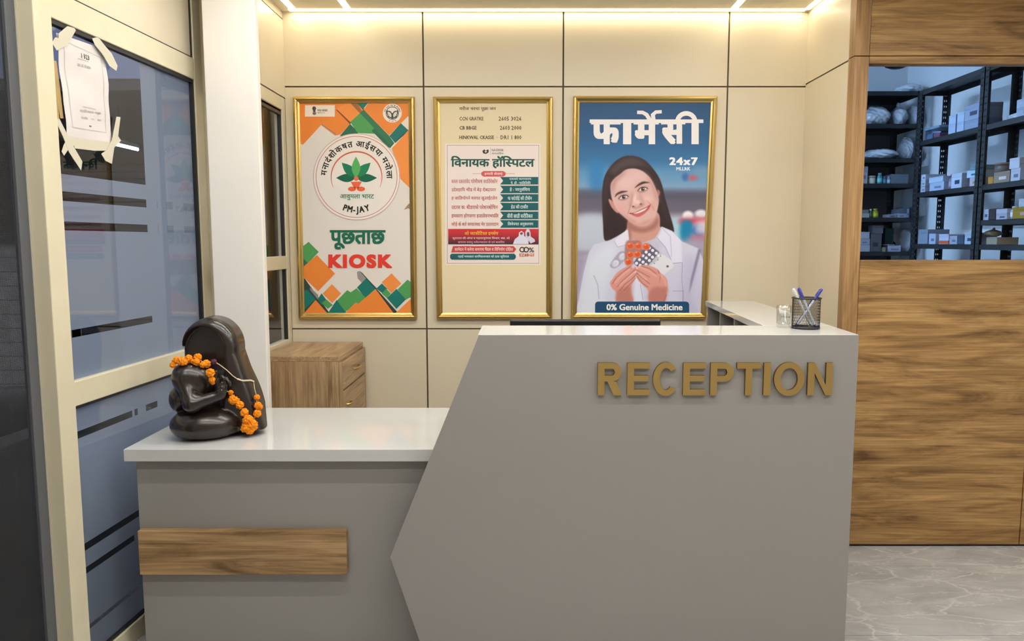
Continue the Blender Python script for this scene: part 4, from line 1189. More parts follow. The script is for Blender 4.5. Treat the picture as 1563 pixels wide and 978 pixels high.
B.build('print', p2)

# --- poster 3: pharmacy, a printed photograph with lettering
p3 = thing('framed_poster', 'gold framed blue pharmacy poster of a smiling woman, rightmost on back wall', 'poster', (.64, YB, 1.62), group='gold framed posters on the back wall')
picture_frame(p3, [(875.5, 146), (1096, 146), (1079.5, 487), (871.5, 487)])
PX0, PX1, PY0, PY1 = 879.0, 1090.5, 151.0, 482.0
def right_edge(y): return PX1 - (y - PY0) * 15.5 / (PY1 - PY0)
GW, GH = 420, 654
xs = PX0 + (np.arange(GW) + .5) * (PX1 - PX0) / GW; ys = PY0 + (np.arange(GH) + .5) * (PY1 - PY0) / GH
XX, YY = np.meshgrid(xs, ys)
XX = PX0 + (np.arange(GW)[None, :] + .5) * (right_edge(YY) - PX0) / GW
IMG = np.zeros((GH, GW, 3))
def lerp_stops(v, stops):
    k = [s[0] for s in stops]
    return np.stack([np.interp(v, k, [s[1][c] for s in stops]) for c in range(3)], -1)
IMG[:] = lerp_stops(YY, [(153, (30, 70, 110)), (210, (36, 84, 128)), (245, (50, 104, 150)), (262, (84, 132, 172)), (285, (112, 146, 178)), (292, (104, 112, 136)), (300, (86, 84, 100)), (322, (98, 92, 108)), (333, (160, 160, 178)), (360, (168, 168, 184)), (380, (150, 142, 164)), (480, (140, 136, 160))])
def blur(m, r):
    r = int(round(r * GW / (PX1 - PX0)))
    if r < 1: return m
    for _ in range(2):
        for ax_ in (0, 1):
            p = np.pad(m, [(r + 1, r) if a == ax_ else (0, 0) for a in (0, 1)], mode='edge'); c = np.cumsum(p, ax_)
            n = m.shape[ax_]
            m = (np.take(c, np.arange(2 * r + 1, 2 * r + 1 + n), ax_) - np.take(c, np.arange(0, n), ax_)) / (2 * r + 1)
    return m
def mask_poly(pts):
    acc = np.zeros(XX.shape)
    for sx, sy in ((-.25, -.25), (.25, -.25), (-.25, .25), (.25, .25)):
        X_, Y2 = XX + sx * .5, YY + sy * .5
        ins = np.zeros(XX.shape, bool)
        for i in range(len(pts)):
            (x1, y1), (x2, y2) = pts[i - 1], pts[i]
            if y1 == y2: continue
            c = ((y1 > Y2) != (y2 > Y2)) & (X_ < (x2 - x1) * (Y2 - y1) / (y2 - y1) + x1)
            ins ^= c
        acc += ins
    return acc / 4
def spline(pts, n=6):
    out = []
    N = len(pts)
    for i in range(N):
        p0, p1, p2, p3_ = pts[i - 1], pts[i], pts[(i + 1) % N], pts[(i + 2) % N]
        for k in range(n):
            t = k / n
            out.append(tuple(.5 * (2 * p1[j] + (p2[j] - p0[j]) * t + (2 * p0[j] - 5 * p1[j] + 4 * p2[j] - p3_[j]) * t * t + (3 * p1[j] - p0[j] - 3 * p2[j] + p3_[j]) * t ** 3) for j in (0, 1)))
    return out
def paint(m, col, op=1.0):
    global IMG
    m = (m * op)[..., None]; IMG = IMG * (1 - m) + np.array(col, float) * m
def pp(pts, col, b=.35, op=1.0, sm=True): paint(blur(mask_poly(spline(pts) if sm else pts), b), col, op)
def ell(cx, cy, rx, ry, col, b=.3, op=1.0, rot=0.0):
    c_, s2 = math.cos(R(rot)), math.sin(R(rot)); u = (XX - cx) * c_ + (YY - cy) * s2; v = -(XX - cx) * s2 + (YY - cy) * c_
    d = (np.sqrt((u / rx) ** 2 + (v / ry) ** 2) - 1) * min(rx, ry)
    paint(np.clip(.5 - d / max(b, .25), 0, 1), col, op)
def line(pts, w, col, b=.2, op=1.0):
    m = np.zeros(XX.shape)
    for (x1, y1), (x2, y2) in zip(pts, pts[1:]):
        L2 = (x2 - x1) ** 2 + (y2 - y1) ** 2 + 1e-9
        t = np.clip(((XX - x1) * (x2 - x1) + (YY - y1) * (y2 - y1)) / L2, 0, 1)
        d = np.hypot(XX - x1 - t * (x2 - x1), YY - y1 - t * (y2 - y1)) - w / 2
        m = np.maximum(m, np.clip(.5 - d / max(b, .3), 0, 1))
    paint(m, col, op)
zA, zB, zF, zH = tz(860, 130, 5.148), tz(860, 310, 5.148), tz(910, 235, 7.246), tz(925, 355, 7.823)
# blurred shop behind her
pp([(900, 250), (918, 243), (924, 285), (902, 290)], (40, 112, 168), 5, .8); pp([(930, 262), (1000, 262), (1000, 285), (930, 285)], (120, 150, 178), 5, .5)
ell(1046, 270, 5, 6, (50, 90, 150), 5, .8); ell(1058, 271, 7, 4.5, (176, 84, 96), 5, .8); ell(1070, 262, 12, 8, (110, 140, 170), 8, .6)
pp([(883, 290), (1086, 293), (1086, 302), (883, 298)], (70, 72, 90), 4, .7)
pp([(883, 332), (925, 332), (925, 384), (883, 384)], (172, 182, 196), 5, .8); pp([(884, 384), (930, 384), (930, 388), (884, 388)], (120, 104, 126), 3, .7)
pp([(1026, 336), (1040, 336), (1040, 372), (1026, 372)], (150, 190, 205), 3, .8); ell(1050, 329, 8, 7, (214, 212, 220), 4); ell(1070, 326, 9, 6, (206, 204, 214), 4)
pp([(1040, 333), (1084, 333), (1084, 342), (1040, 342)], (190, 66, 82), 3, .9); pp([(1040, 339), (1056, 339), (1056, 366), (1040, 366)], (18, 116, 160), 3); ell(1066, 352, 10, 10, (46, 90, 160), 5, .9)
pp([(1064, 338), (1086, 338), (1086, 356), (1064, 356)], (206, 196, 208), 4, .8); pp([(1056, 360), (1084, 360), (1084, 368), (1056, 368)], (180, 60, 80), 3, .8)
pp([(1040, 372), (1090, 372), (1090, 480), (1050, 480)], (150, 142, 168), 6, .8)
# hair
HAIR = (46, 32, 34)
pp(zF([(65, 500), (75, 330), (110, 210), (190, 100), (280, 38), (360, 18), (450, 28), (540, 70), (620, 150), (690, 250), (730, 350), (760, 480), (800, 620), (862, 850), (800, 855), (700, 800), (500, 700), (360, 800), (290, 890), (200, 930), (95, 955), (75, 750)]), HAIR, .6)
pp(zF([(150, 170), (280, 60), (360, 35), (440, 45), (540, 95), (600, 160), (520, 130), (400, 140), (300, 160), (200, 230)]), (78, 64, 66), 3.5, .8)
pp(zF([(85, 400), (110, 280), (150, 220), (130, 400), (110, 600), (90, 800)]), (68, 50, 52), 2.5, .6); pp(zF([(660, 260), (710, 360), (760, 560), (820, 780), (780, 700), (700, 500)]), (66, 50, 54), 2.5, .5)
for k in range(5): line(zF([(90 + 40 * k, 940), (100 + 22 * k, 700), (110 + 10 * k, 520)]), .7, (34, 22, 24), 1.2, .6)
# neck
pp(zF([(350, 740), (345, 960), (420, 1000), (560, 1000), (690, 880), (705, 800), (668, 640), (400, 690)]), (188, 140, 128), .5)
pp(zF([(350, 730), (430, 790), (520, 815), (620, 775), (680, 690), (690, 760), (640, 830), (520, 870), (400, 850), (350, 820)]), (140, 92, 84), 2.2, .75)
pp(zF([(350, 780), (380, 800), (390, 960), (345, 960)]), (150, 104, 96), 1.5, .7)
# ears and face
pp(zF([(136, 505), (165, 508), (215, 575), (248, 648), (215, 640), (165, 580)]), (182, 130, 122), .4); pp(zF([(680, 390), (708, 425), (690, 468), (672, 450)]), (150, 100, 96), .5)
pp(zF([(160, 340), (198, 275), (270, 218), (330, 172), (420, 160), (505, 185), (570, 235), (612, 285), (650, 360), (682, 450), (692, 530), (672, 640), (645, 705), (600, 760), (545, 790), (480, 797), (410, 772), (340, 722), (280, 672), (238, 630), (188, 540), (164, 450)]), (198, 162, 158), .5)
pp(zF([(165, 340), (200, 280), (270, 225), (330, 178), (310, 230), (240, 300), (200, 380), (190, 480)]), (160, 116, 114), 2.5, .7)
pp(zF([(560, 235), (612, 285), (650, 360), (685, 460), (690, 540), (650, 480), (620, 380), (580, 300)]), (172, 126, 120), 2.5, .7)
ell(*zF([(330, 330)])[0], 12, 9, (212, 182, 180), 10, .55); ell(*zF([(450, 250)])[0], 14, 8, (210, 178, 176), 10, .5)
ell(*zF([(280, 600)])[0], 6, 6, (206, 150, 146), 7, .7, 0); ell(*zF([(620, 570)])[0], 6, 8, (204, 146, 138), 7, .7); ell(*zF([(560, 500)])[0], 7, 5, (216, 178, 172), 7, .7)
pp(zF([(240, 640), (340, 720), (420, 775), (500, 795), (600, 755), (655, 690), (600, 720), (500, 750), (420, 730), (330, 680)]), (178, 124, 112), 2.2, .6)
ell(*zF([(470, 745)])[0], 5.5, 4, (206, 160, 150), 4, .7)
# brows, eyes
pp(zF([(206, 478), (225, 436), (285, 408), (350, 412), (300, 428), (240, 450)]), (72, 48, 46), .35); pp(zF([(424, 378), (465, 332), (525, 303), (595, 318), (535, 326), (470, 352)]), (70, 46, 44), .35)
for ex, ey, ro in ((303, 478, -14), (515, 390, -16)):
    c0 = zF([(ex, ey)])[0]
    ell(c0[0], c0[1], 8.2, 4.6, (150, 106, 100), 3, .75, ro); ell(c0[0], c0[1], 6.2, 2.9, (206, 190, 188), .5, 1, ro); ell(c0[0] + .1, c0[1] - .1, 2.9, 2.9, (84, 72, 62), .5); ell(c0[0] + .1, c0[1] - .1, 1.3, 1.3, (24, 18, 18), .4)
    ell(c0[0] + 1, c0[1] - 1.1, .6, .6, (230, 226, 224), .3)
    line([(c0[0] - 7.4, c0[1] + 2.2), (c0[0] - 4, c0[1] - 1.8), (c0[0], c0[1] - 3.2), (c0[0] + 4, c0[1] - 2.8), (c0[0] + 7.4, c0[1] - 1.2)], 1.1, (50, 32, 32), .5)
    line([(c0[0] - 6, c0[1] + 2.9), (c0[0], c0[1] + 2.9), (c0[0] + 6, c0[1] + .6)], .6, (120, 80, 76), .6, .8)
# nose
pp(zF([(385, 440), (405, 430), (420, 500), (400, 545), (380, 560), (372, 590), (360, 560), (375, 500)]), (176, 130, 124), 1.8, .7); pp(zF([(470, 400), (500, 450), (540, 530), (520, 560), (480, 500)]), (178, 130, 124), 2, .55)
ell(*zF([(425, 500)])[0], 2.2, 7, (222, 192, 186), 3, .8, 8); ell(*zF([(455, 530)])[0], 3.6, 2.8, (218, 184, 178), 2.5, .8)
pp(zF([(388, 580), (420, 572), (450, 590), (500, 556), (525, 550), (520, 572), (450, 602), (410, 598)]), (168, 112, 104), 1, .75)
ell(*zF([(410, 580)])[0], 1.7, .9, (104, 60, 56), .7, .9); ell(*zF([(494, 553)])[0], 2.1, 1.0, (104, 60, 56), .7, .9, -20)
line(zF([(382, 555), (366, 610), (352, 660)]), 1.0, (160, 106, 100), 1.5, .8); line(zF([(560, 520), (610, 560), (640, 620)]), 1.0, (172, 116, 108), 2, .6)
# mouth
pp(zF([(372, 655), (420, 648), (490, 615), (560, 582), (598, 562), (590, 600), (545, 650), (480, 692), (430, 690)]), (186, 92, 90), .4)
pp(zF([(392, 656), (430, 648), (490, 620), (560, 590), (588, 572), (560, 612), (500, 645), (430, 664)]), (112, 48, 48), .3); pp(zF([(408, 655), (440, 646), (490, 624), (550, 597), (572, 586), (545, 618), (490, 646), (440, 660)]), (228, 214, 208), .3)
line(zF([(370, 655), (388, 658)]), 1.2, (96, 52, 50), .6); line(zF([(590, 575), (598, 560)]), 1.0, (110, 60, 56), .6)
for k in range(7): line(zF([(428 + 22 * k, 650 - 10 * k), (430 + 22 * k, 660 - 10.5 * k)]), .25, (180, 150, 146), .3, .5)
# white coat
COAT = (188, 188, 208)
pp(zB([(80, 900), (120, 760), (140, 640), (160, 540), (200, 385), (245, 322), (370, 290), (455, 240), (505, 208), (512, 290), (620, 312), (720, 280), (772, 185), (860, 222), (930, 300), (1062, 356), (1110, 480), (1140, 640), (1140, 900)]), COAT, .5, sm=False)
pp(zB([(110, 900), (150, 640), (200, 450), (300, 350), (420, 330), (360, 600), (280, 850)]), (198, 204, 216), 6, .8)
pp(zB([(520, 285), (640, 315), (720, 285), (770, 330), (700, 420), (560, 330)]), (176, 170, 190), 2.5, .6)
pp(zB([(940, 470), (1000, 420), (1080, 480), (1120, 860), (940, 860)]), (170, 168, 196), 6, .7)
pp(zB([(1060, 358), (1080, 370), (1010, 640), (985, 720), (1000, 600)]), (110, 106, 136), 1, .8, False); pp(zB([(1085, 480), (1130, 620), (1130, 860), (1060, 860), (1010, 720)]), (190, 188, 212), 4, .7)
line(zB([(240, 570), (270, 640), (280, 750)]), 1.2, (150, 150, 172), 1.6, .8); line(zB([(935, 470), (930, 600), (940, 690), (860, 690)]), .9, (140, 136, 166), .8, .9); line(zB([(940, 690), (940, 780)]), 1, (120, 116, 146), 1, .8)
pp(zB([(772, 185), (735, 270), (800, 345), (858, 472), (932, 466), (926, 300), (850, 218)]), (204, 203, 222), .5, sm=False); line(zB([(735, 270), (800, 345), (858, 472), (934, 466)]), .9, (140, 138, 164), .9, .9)
line(zB([(770, 190), (840, 260), (850, 420)]), .8, (156, 154, 180), 1, .8)
pp(zB([(505, 208), (440, 255), (400, 300), (425, 345), (490, 330), (515, 285)]), (206, 204, 220), .6, sm=False); line(zB([(400, 300), (425, 345), (500, 325)]), .8, (150, 148, 172), 1, .8)
pp(zB([(500, 250), (512, 300), (560, 300), (640, 312), (720, 285), (770, 190), (750, 250), (700, 300), (620, 330), (520, 315)]), (160, 124, 130), 1.2, .5)
pp(zB([(590, 540), (640, 860), (560, 860), (560, 640)]), (206, 206, 224), 1.5, .8); line(zB([(605, 640), (625, 760)]), .8, (140, 140, 164), .9, .9)
# blister packs
pp(zH([(480, 360), (640, 240), (790, 330), (808, 405), (692, 500), (560, 430)]), (204, 204, 212), .4, sm=False)
pp(zH([(328, 360), (425, 215), (520, 135), (640, 235), (560, 330), (480, 420), (400, 430)]), (92, 90, 112), .4, sm=False); pp(zH([(560, 330), (640, 235), (660, 260), (590, 350), (500, 400)]), (170, 168, 182), 1.2, .8)
for x, y in ((518, 180), (557, 212), (480, 232), (518, 262), (600, 245), (440, 275), (480, 302), (555, 292), (400, 322), (442, 350), (518, 332), (365, 365), (408, 390), (478, 380), (628, 275)): ell(*zH([(x, y)])[0], 2.3, 2.3, (216, 214, 222), .5)
for x, y in ((620, 325), (650, 280), (578, 368), (545, 345)): ell(*zH([(x, y)])[0], .9, .9, (110, 108, 126), .5)
ell(*zH([(735, 402)])[0], 2.0, 1.8, (90, 84, 92), .5)
pp(zH([(50, 380), (150, 240), (215, 225), (240, 300), (150, 400), (85, 425)]), (150, 148, 166), .6, .9)
for x, y in ((195, 285), (112, 368)): ell(*zH([(x, y)])[0], 6.0, 5.0, (186, 184, 200), .7, 1, -50); ell(*zH([(x + 6, y - 4)])[0], 4.2, 3.4, (212, 210, 222), 1, 1, -50); ell(*zH([(x + 2, y)])[0], 3.4, 2.6, (192, 190, 206), 1, 1, -50)
pp(zH([(235, 120), (330, 95), (420, 115), (430, 280), (330, 300), (320, 380), (230, 370)]), (150, 92, 84), .8, .8)
for x, y in ((480, 168), (290, 157), (385, 160), (290, 262), (375, 258), (270, 348)):
    c0 = zH([(x, y)])[0]
    ell(c0[0], c0[1], 5.9, 5.7, (170, 120, 112), .6); ell(c0[0], c0[1], 5.3, 5.1, (214, 104, 62), .5); ell(c0[0], c0[1] + .3, 3.9, 3.6, (196, 82, 44), .6); ell(c0[0] - 1.5, c0[1] - 2.6, 1.5, .7, (232, 170, 140), .6, .8)
pp(zH([(440, 190), (520, 133), (600, 215), (520, 300), (430, 290)]), (92, 90, 112), .5, .0)
# hands
SK, SD, SL = (200, 140, 130), (140, 82, 78), (216, 166, 156)
pp(zH([(48, 600), (80, 550), (130, 480), (200, 430), (285, 385), (310, 380), (300, 410), (345, 405), (372, 452), (368, 500), (350, 545), (305, 640), (300, 700), (318, 830), (130, 830), (122, 720), (72, 660)]), SK, .5)
pp(zH([(130, 700), (200, 660), (300, 640), (300, 720), (315, 830), (135, 830)]), (170, 108, 100), 2.5, .8)
pp(zH([(362, 430), (400, 395), (470, 385), (560, 408), (620, 440), (660, 490), (722, 545), (738, 640), (722, 740), (690, 830), (520, 830), (505, 700), (440, 625), (370, 545)]), SK, .5)
pp(zH([(520, 700), (620, 640), (730, 660), (720, 760), (690, 830), (520, 830)]), (172, 108, 100), 2.5, .8)
for pts in ([(75, 610), (120, 540), (200, 470), (300, 398)], [(130, 650), (190, 580), (270, 510), (355, 432)], [(165, 690), (220, 620), (300, 560), (368, 490)], [(215, 690), (290, 610), (350, 545)],
            [(365, 445), (430, 480), (520, 530)], [(430, 400), (520, 430), (600, 490)], [(365, 480), (440, 545), (520, 610)], [(368, 520), (430, 600), (500, 650)], [(620, 450), (650, 520), (640, 600)], [(690, 820), (720, 740)]):
    line(zH(pts), 1.0, SD, 1.3, .8)
for pts in ([(110, 600), (180, 520), (280, 440)], [(170, 620), (240, 560), (330, 480)], [(400, 410), (500, 450), (600, 520)], [(400, 490), (480, 560)], [(640, 500), (700, 560), (715, 630)]):
    line(zH(pts), 2.0, SL, 2.4, .7)
ell(*zH([(100, 640)])[0], 4, 4, (208, 130, 122), 4, .6); ell(*zH([(660, 600)])[0], 6, 7, (206, 140, 130), 5, .6)
for x, y in ((328, 412), (352, 470), (372, 425), (395, 405)): ell(*zH([(x, y)])[0], 1.7, 1.2, (226, 180, 172), .6, .8, -30)
# build the printed photograph as one finely divided sheet carrying the picture as its ink colour
gv = []
for j in range(GH + 1):
    for i in range(GW + 1):
        y_ = PY0 + (PY1 - PY0) * j / GH; q = at(PX0 + (right_edge(y_) - PX0) * i / GW, y_, YP); gv.append((q.x - .64, q.y - YB, q.z - 1.62))
gf = [(j * (GW + 1) + i, j * (GW + 1) + i + 1, (j + 1) * (GW + 1) + i + 1, (j + 1) * (GW + 1) + i) for j in range(GH) for i in range(GW)]
me = bpy.data.meshes.new('photo_print'); me.from_pydata(gv, [], gf)
col_at = me.color_attributes.new('ink', 'FLOAT_COLOR', 'CORNER')
s_ = np.clip(IMG / 255.0, 0, 1); linimg = np.where(s_ <= .04045, s_ / 12.92, ((s_ + .055) / 1.055) ** 2.4) * 1.28
rgba = np.ones((GH * GW, 4, 4), np.float32); rgba[:, :, :3] = linimg.reshape(-1, 1, 3)
col_at.data.foreach_set('color', rgba.ravel())
pm = mat('photo_ink', (.5, .5, .5), .4, spec=.3); n_, l_, b_p = nodes(pm)
at_n = n_.new('ShaderNodeAttribute'); at_n.attribute_name = 'ink'; l_.new(at_n.outputs['Color'], b_p.inputs['Base Color'])
me.materials.append(pm)
po = bpy.data.objects.new('print', me); C.objects.link(po); po.parent = p3
D_ = Print(clip=[(879, 150), (1092, 150), (1076, 483), (875, 483)])
WT = (218, 214, 214)
D_.layer = 2
# heading: letters under one head line, with the reph and the e-sign over the third letter
D_.rect(900, 182.2, 1073.6, 187.6, WT)
for b_, x0, x1 in (('फ', 902, 947.5), ('म', 967, 1005.5), ('स', 1009, 1046)):
    D_.text(b_, x0, 182.2, x1, 220, WT, .05, res=4)
D_.layer += 1
D_.rect(951, 184, 963.5, 220, WT)
D_.rect(1055.5, 184, 1066.5, 220, WT)
def arcpts(cx, cy, rx, ry, a0, a1, n=16): return [(cx + rx * math.cos(R(a0 + (a1 - a0) * i / n)), cy + ry * math.sin(R(a0 + (a1 - a0) * i / n))) for i in range(n + 1)]
D_.stroke(arcpts(1047.5, 186, 13.5, 13, 182, 360), [7] * 17, WT)
D_.stroke([(972.5, 171.4), (981, 171.6), (987, 175), (992.5, 184)], [5.2, 5.6, 6, 6], WT)
D_.stroke([(1010, 170.4), (1001, 171), (996.5, 175), (997.5, 184)], [5.0, 5.4, 6.5, 6.5], WT)
D_.build('heading', p3)
D_ = Print(clip=[(879, 150), (1092, 150), (1076, 483), (875, 483)]); D_.layer = 2
D_.text('24x7', 1021.5, 240, 1065, 252, (216, 220, 226), .045, res=3, spacing=1.15)
D_.text('MLLRK', 1032.3, 255, 1053.7, 260, (206, 214, 222), .03, res=1)
D_.build('lettering', p3)
D_ = Print(clip=[(879, 150), (1092, 150), (1076, 483), (875, 483)]); D_.layer = 2
D_.poly([(908.2, 479.5), (908.2, 464.5), (909.5, 461.2), (912.5, 460), (1047, 460), (1050.5, 461.2), (1052, 464.5), (1052, 479.5)], (28, 70, 104))
D_.text('0% Genuine Medicine', 925.8, 463.8, 1041.8, 473.4, (222, 224, 226), .028, res=3)
D_.build('banner', p3)

# small printed lines on the taped sheet
def sheet_text(body, a0, a1, c0, c1, m, bold=.02, parent=None):
    v, f = text_geo(body, bold, 1); a, b, c, d = bbox(v); q = MB()
    q.add([sheet_pt(a0 + (p[0] - a) / (c - a) * (a1 - a0), c0 + (p[1] - b) / (d - b) * (c1 - c0), .0009) for p in v], f)
    o = q.build('printed_line', m, nt); return o
sheet_text('1·323', .44, .62, .835, .885, M['ink'])
sheet_text('यस मां के साथ', .34, .62, .745, .785, M['faint'])
sheet_text('स्वीकार यहां', .30, .78, .30, .335, M['faint'])
sheet_text('तिथि   ना   का', .32, .78, .235, .262, M['faint'])
sheet_text('प्राप्त', .48, .54, .165, .18, M['ink'])

# ------------------------------------------------------------------ pharmacy room behind the hatch
PB = 5.92; PRX = 2.94; PCZ = 3.10
M['pwall'] = wear(mat('pharmacy_white_paint', (.70, .72, .74), .7, spec=.2), 3, .015)
struct(MB().box(.2, 3.0, PB, PB + .06, 0, PCZ).build('wall_pharmacy_back', M['pwall']), 'white back wall of the pharmacy store', 'wall')
struct(MB().box(PRX, 3.0, 3.52, PB, 0, PCZ).build('wall_pharmacy_right', M['pwall']), 'white right wall of the pharmacy store', 'wall')
struct(MB().box(.14, .2, 4.10, PB, 0, PCZ).build('wall_pharmacy_left', M['pwall']), 'white left wall of the pharmacy store', 'wall')
struct(MB().box(.2, 1.54, 4.10, 4.14, 0, PCZ).box(1.516, 1.54, 3.52, 4.10, 0, PCZ).box(1.52, 2.83, 3.515, 3.54, HC, PCZ).build('wall_pharmacy_front', M['pwall']), 'inner face of the walls around the reception niche', 'wall')
struct(MB().box(.14, 3.0, 4.20, PB, -.06, 0).box(1.52, 3.0, 3.52, 4.2, -.0621, -.0601).build('floor_pharmacy', M['grout']), 'plain floor of the pharmacy store', 'floor')
struct(MB().box(.14, 3.0, 3.5, PB + .06, PCZ, PCZ + .06).build('ceiling_pharmacy', M['pwall']), 'white ceiling of the pharmacy store', 'ceiling')
pt_ = thing('tube_light', 'cool white tube light on the pharmacy store ceiling', 'light', (.70, 4.95, PCZ - .035))
MB().box(-.02, .02, -.62, .62, .0, .033).build('batten', M['white_wall'], pt_)
MB().tube([(0, -.6, -.014), (0, .6, -.014)], .014, 12).build('tube', emitter('pharmacy_tube', PHARM['color'], 8.0), pt_)
ld = bpy.data.lights.new('tube_lamp', 'AREA'); ld.shape = 'RECTANGLE'; ld.size = .05; ld.size_y = 1.2; ld.energy = PHARM['watts']; ld.color = PHARM['color']
lo = bpy.data.objects.new('tube_lamp', ld); C.objects.link(lo); lo.parent = pt_; lo.location = (.0, 0, -.032)
dm = thing('ceiling_dome', 'black dome hanging near the ceiling of the pharmacy, cut by the hatch top', 'ceiling fixture', (2.215, 4.6, 0))
MB().lathe([(0, 2.466), (.035, 2.469), (.062, 2.480), (.080, 2.503), (.086, 2.53), (.086, 2.56), (0, 2.56)], n=32, cap=False).build('dome', M['black'], dm)
MB().tube([(0, 0, 2.555), (0, 0, PCZ - .003)], .012, 8).build('stem', M['blackmetal'], dm)

def angle_post(x, y, z1, sx, sy, parent, w=.036, t=.003):
    """slotted steel angle: two flanges with rows of punched slots"""
    b = MB()
    for fl in (0, 1):
        def bx(a0, a1, z0, z1_):
            if fl == 0: b.box(*sorted((x + sx * a0, x + sx * a1)), *sorted((y, y + sy * t)), z0, z1_)
            else: b.box(*sorted((x, x + sx * t)), *sorted((y + sy * a0, y + sy * a1)), z0, z1_)
        for a0, a1 in ((0, .009), (.0145, .0215), (.027, .036)): bx(a0, a1, 0, z1)
        z = 0.0
        while z < z1:
            if z + .024 > 1.2:
                bx(.009, .0145, z, min(z1, z + .024)); bx(.0215, .027, z, min(z1, z + .024))
            z += .036
        bx(.009, .027, 0, 1.2)
    return b.build('post', M['blackmetal'], parent)
def shelf_board(x0, x1, y0, y1, z, parent, lip=.030):
    b = MB().box(x0, x1, y0, y1, z - .0015, z)
    b.box(x0, x1, y0, y0 + .0015, z - lip, z).box(x0, x1, y1 - .0015, y1, z - lip, z).box(x0, x0 + .0015, y0, y1, z - lip, z).box(x1 - .0015, x1, y0, y1, z - lip, z)
    return b.build('shelf', M['blackmetal'], parent)
# rack along the back wall
YR = 5.50
BS = [2.511, 2.283, 2.042, 1.863, 1.62, 1.374]
rk = thing('shelving_rack', 'black slotted steel rack along the pharmacy back wall', 'shelving', (0, 0, 0))
for z in BS + [1.05, .7, .35, .05]: shelf_board(1.62, 2.840, YR, 5.88, z, rk)
for x, sx in ((2.845, -1), (1.617, 1)):
    for y, sy in ((YR - .004, 1), (5.884, -1)): angle_post(x, y, 2.513, sx, sy, rk)
MB().box(1.62, 2.840, 5.886, 5.890, .02, 2.51).build('back_sheet', M['rackback'], rk)
# racks along the right wall: two bays
XF = 2.620; XB = 2.805
RS = [2.432, 2.105, 1.770, 1.431]
for y0, y1, lb, extra in ((4.395, 5.10, 'black slotted steel rack on the pharmacy right wall, farther bay', []), (3.66, 4.385, 'black slotted steel rack on the pharmacy right wall, nearer bay', [1.569])):
    r2 = thing('shelving_rack', lb, 'shelving', (0, 0, 0))
    for z in RS + extra + [1.1, .75, .4, .05]: shelf_board(XF, XB, y0, y1, z, r2)
    for y, sy in ((y0 - .002, 1), (y1 + .002, -1)):
        angle_post(XF - .003, y, 2.434, 1, sy, r2); angle_post(XB + .003, y, 2.434, -1, sy, r2)

# ---- stock on the shelves
CART = (190, 200, 216)
def carton(label, x0, x1, y0, y1, z, h, col, lab=None, face='y', band=None, group='medicine stock on the pharmacy shelves'):
    cx, cy = (x0 + x1) / 2, (y0 + y1) / 2; hx, hy = (x1 - x0) / 2, (y1 - y0) / 2
    t = thing('carton', label, 'box', (cx, cy, z + .0006), 0, group)
    MB().box(-hx, hx, -hy, hy, 0, h * .72).build('carton_body', ink(col, .95, .7), t, bevel=.0008)
    MB().box(-hx - .0004, hx + .0004, -hy - .0004, hy + .0004, h * .725, h).build('lid', ink(tuple(int(c * .97) for c in col), .95, .7), t, bevel=.0008)
    if lab:
        q = MB()
        if face == 'y': q.box(-hx * .6, hx * .35, -hy - .0012, -hy - .0002, h * .28, h * .5)
        else: q.box(-hx - .0012, -hx - .0002, -hy * .6, hy * .3, h * .28, h * .55)
        q.build('printed_label', ink(lab, .95, .6), t)
    if band:
        q = MB()
        if face == 'y': q.box(-hx - .0009, hx + .0009, -hy - .0009, hy, h * .05, h * .30)
        else: q.box(-hx - .0009, hx, -hy - .0009, hy + .0009, h * .05, h * .35)
        q.build('colour_band', ink(band, .95, .6), t)
    return t
def bottle(label, x, y, z, r, h, col, capc, name='bottle', cat='bottle'):
    t = thing(name, label, cat, (x, y, z + .0006), 0, 'medicine stock on the pharmacy shelves')
    MB().lathe([(0, 0), (r * .95, 0), (r, .003), (r, h * .66), (r * .8, h * .74), (r * .55, h * .78), (r * .55, h * .8)], n=20, cap=False).build('bottle_body', ink(col, .95, .3), t)
    MB().lathe([(0, h * .79), (r * .66, h * .79), (r * .68, h * .98), (r * .6, h), (0, h)], n=20, cap=False).build('cap', ink(capc, .95, .4), t)
    MB().lathe([(r * 1.012, h * .18), (r * 1.012, h * .52)], n=20, cap=False).build('printed_label', ink(tuple(min(230, int(c * 1.25) + 14) for c in col), .95, .6), t)
    return t
def jar(label, x, y, z, r, h, col, capc):
    t = thing('jar', label, 'jar', (x, y, z + .0006), 0, 'medicine stock on the pharmacy shelves')
    MB().lathe([(0, 0), (r * .96, 0), (r, .003), (r, h * .68), (r * .94, h * .72), (0, h * .72)], n=28, cap=False).build('jar_body', ink(col, .95, .4), t)
    MB().lathe([(0, h * .725), (r * 1.02, h * .725), (r * 1.02, h * .98), (r * .97, h), (0, h)], n=28, cap=False).build('lid', ink(capc, .95, .4), t)
    return t
M['bag'] = mat('white_polythene', (.62, .66, .72), .22, spec=.6)
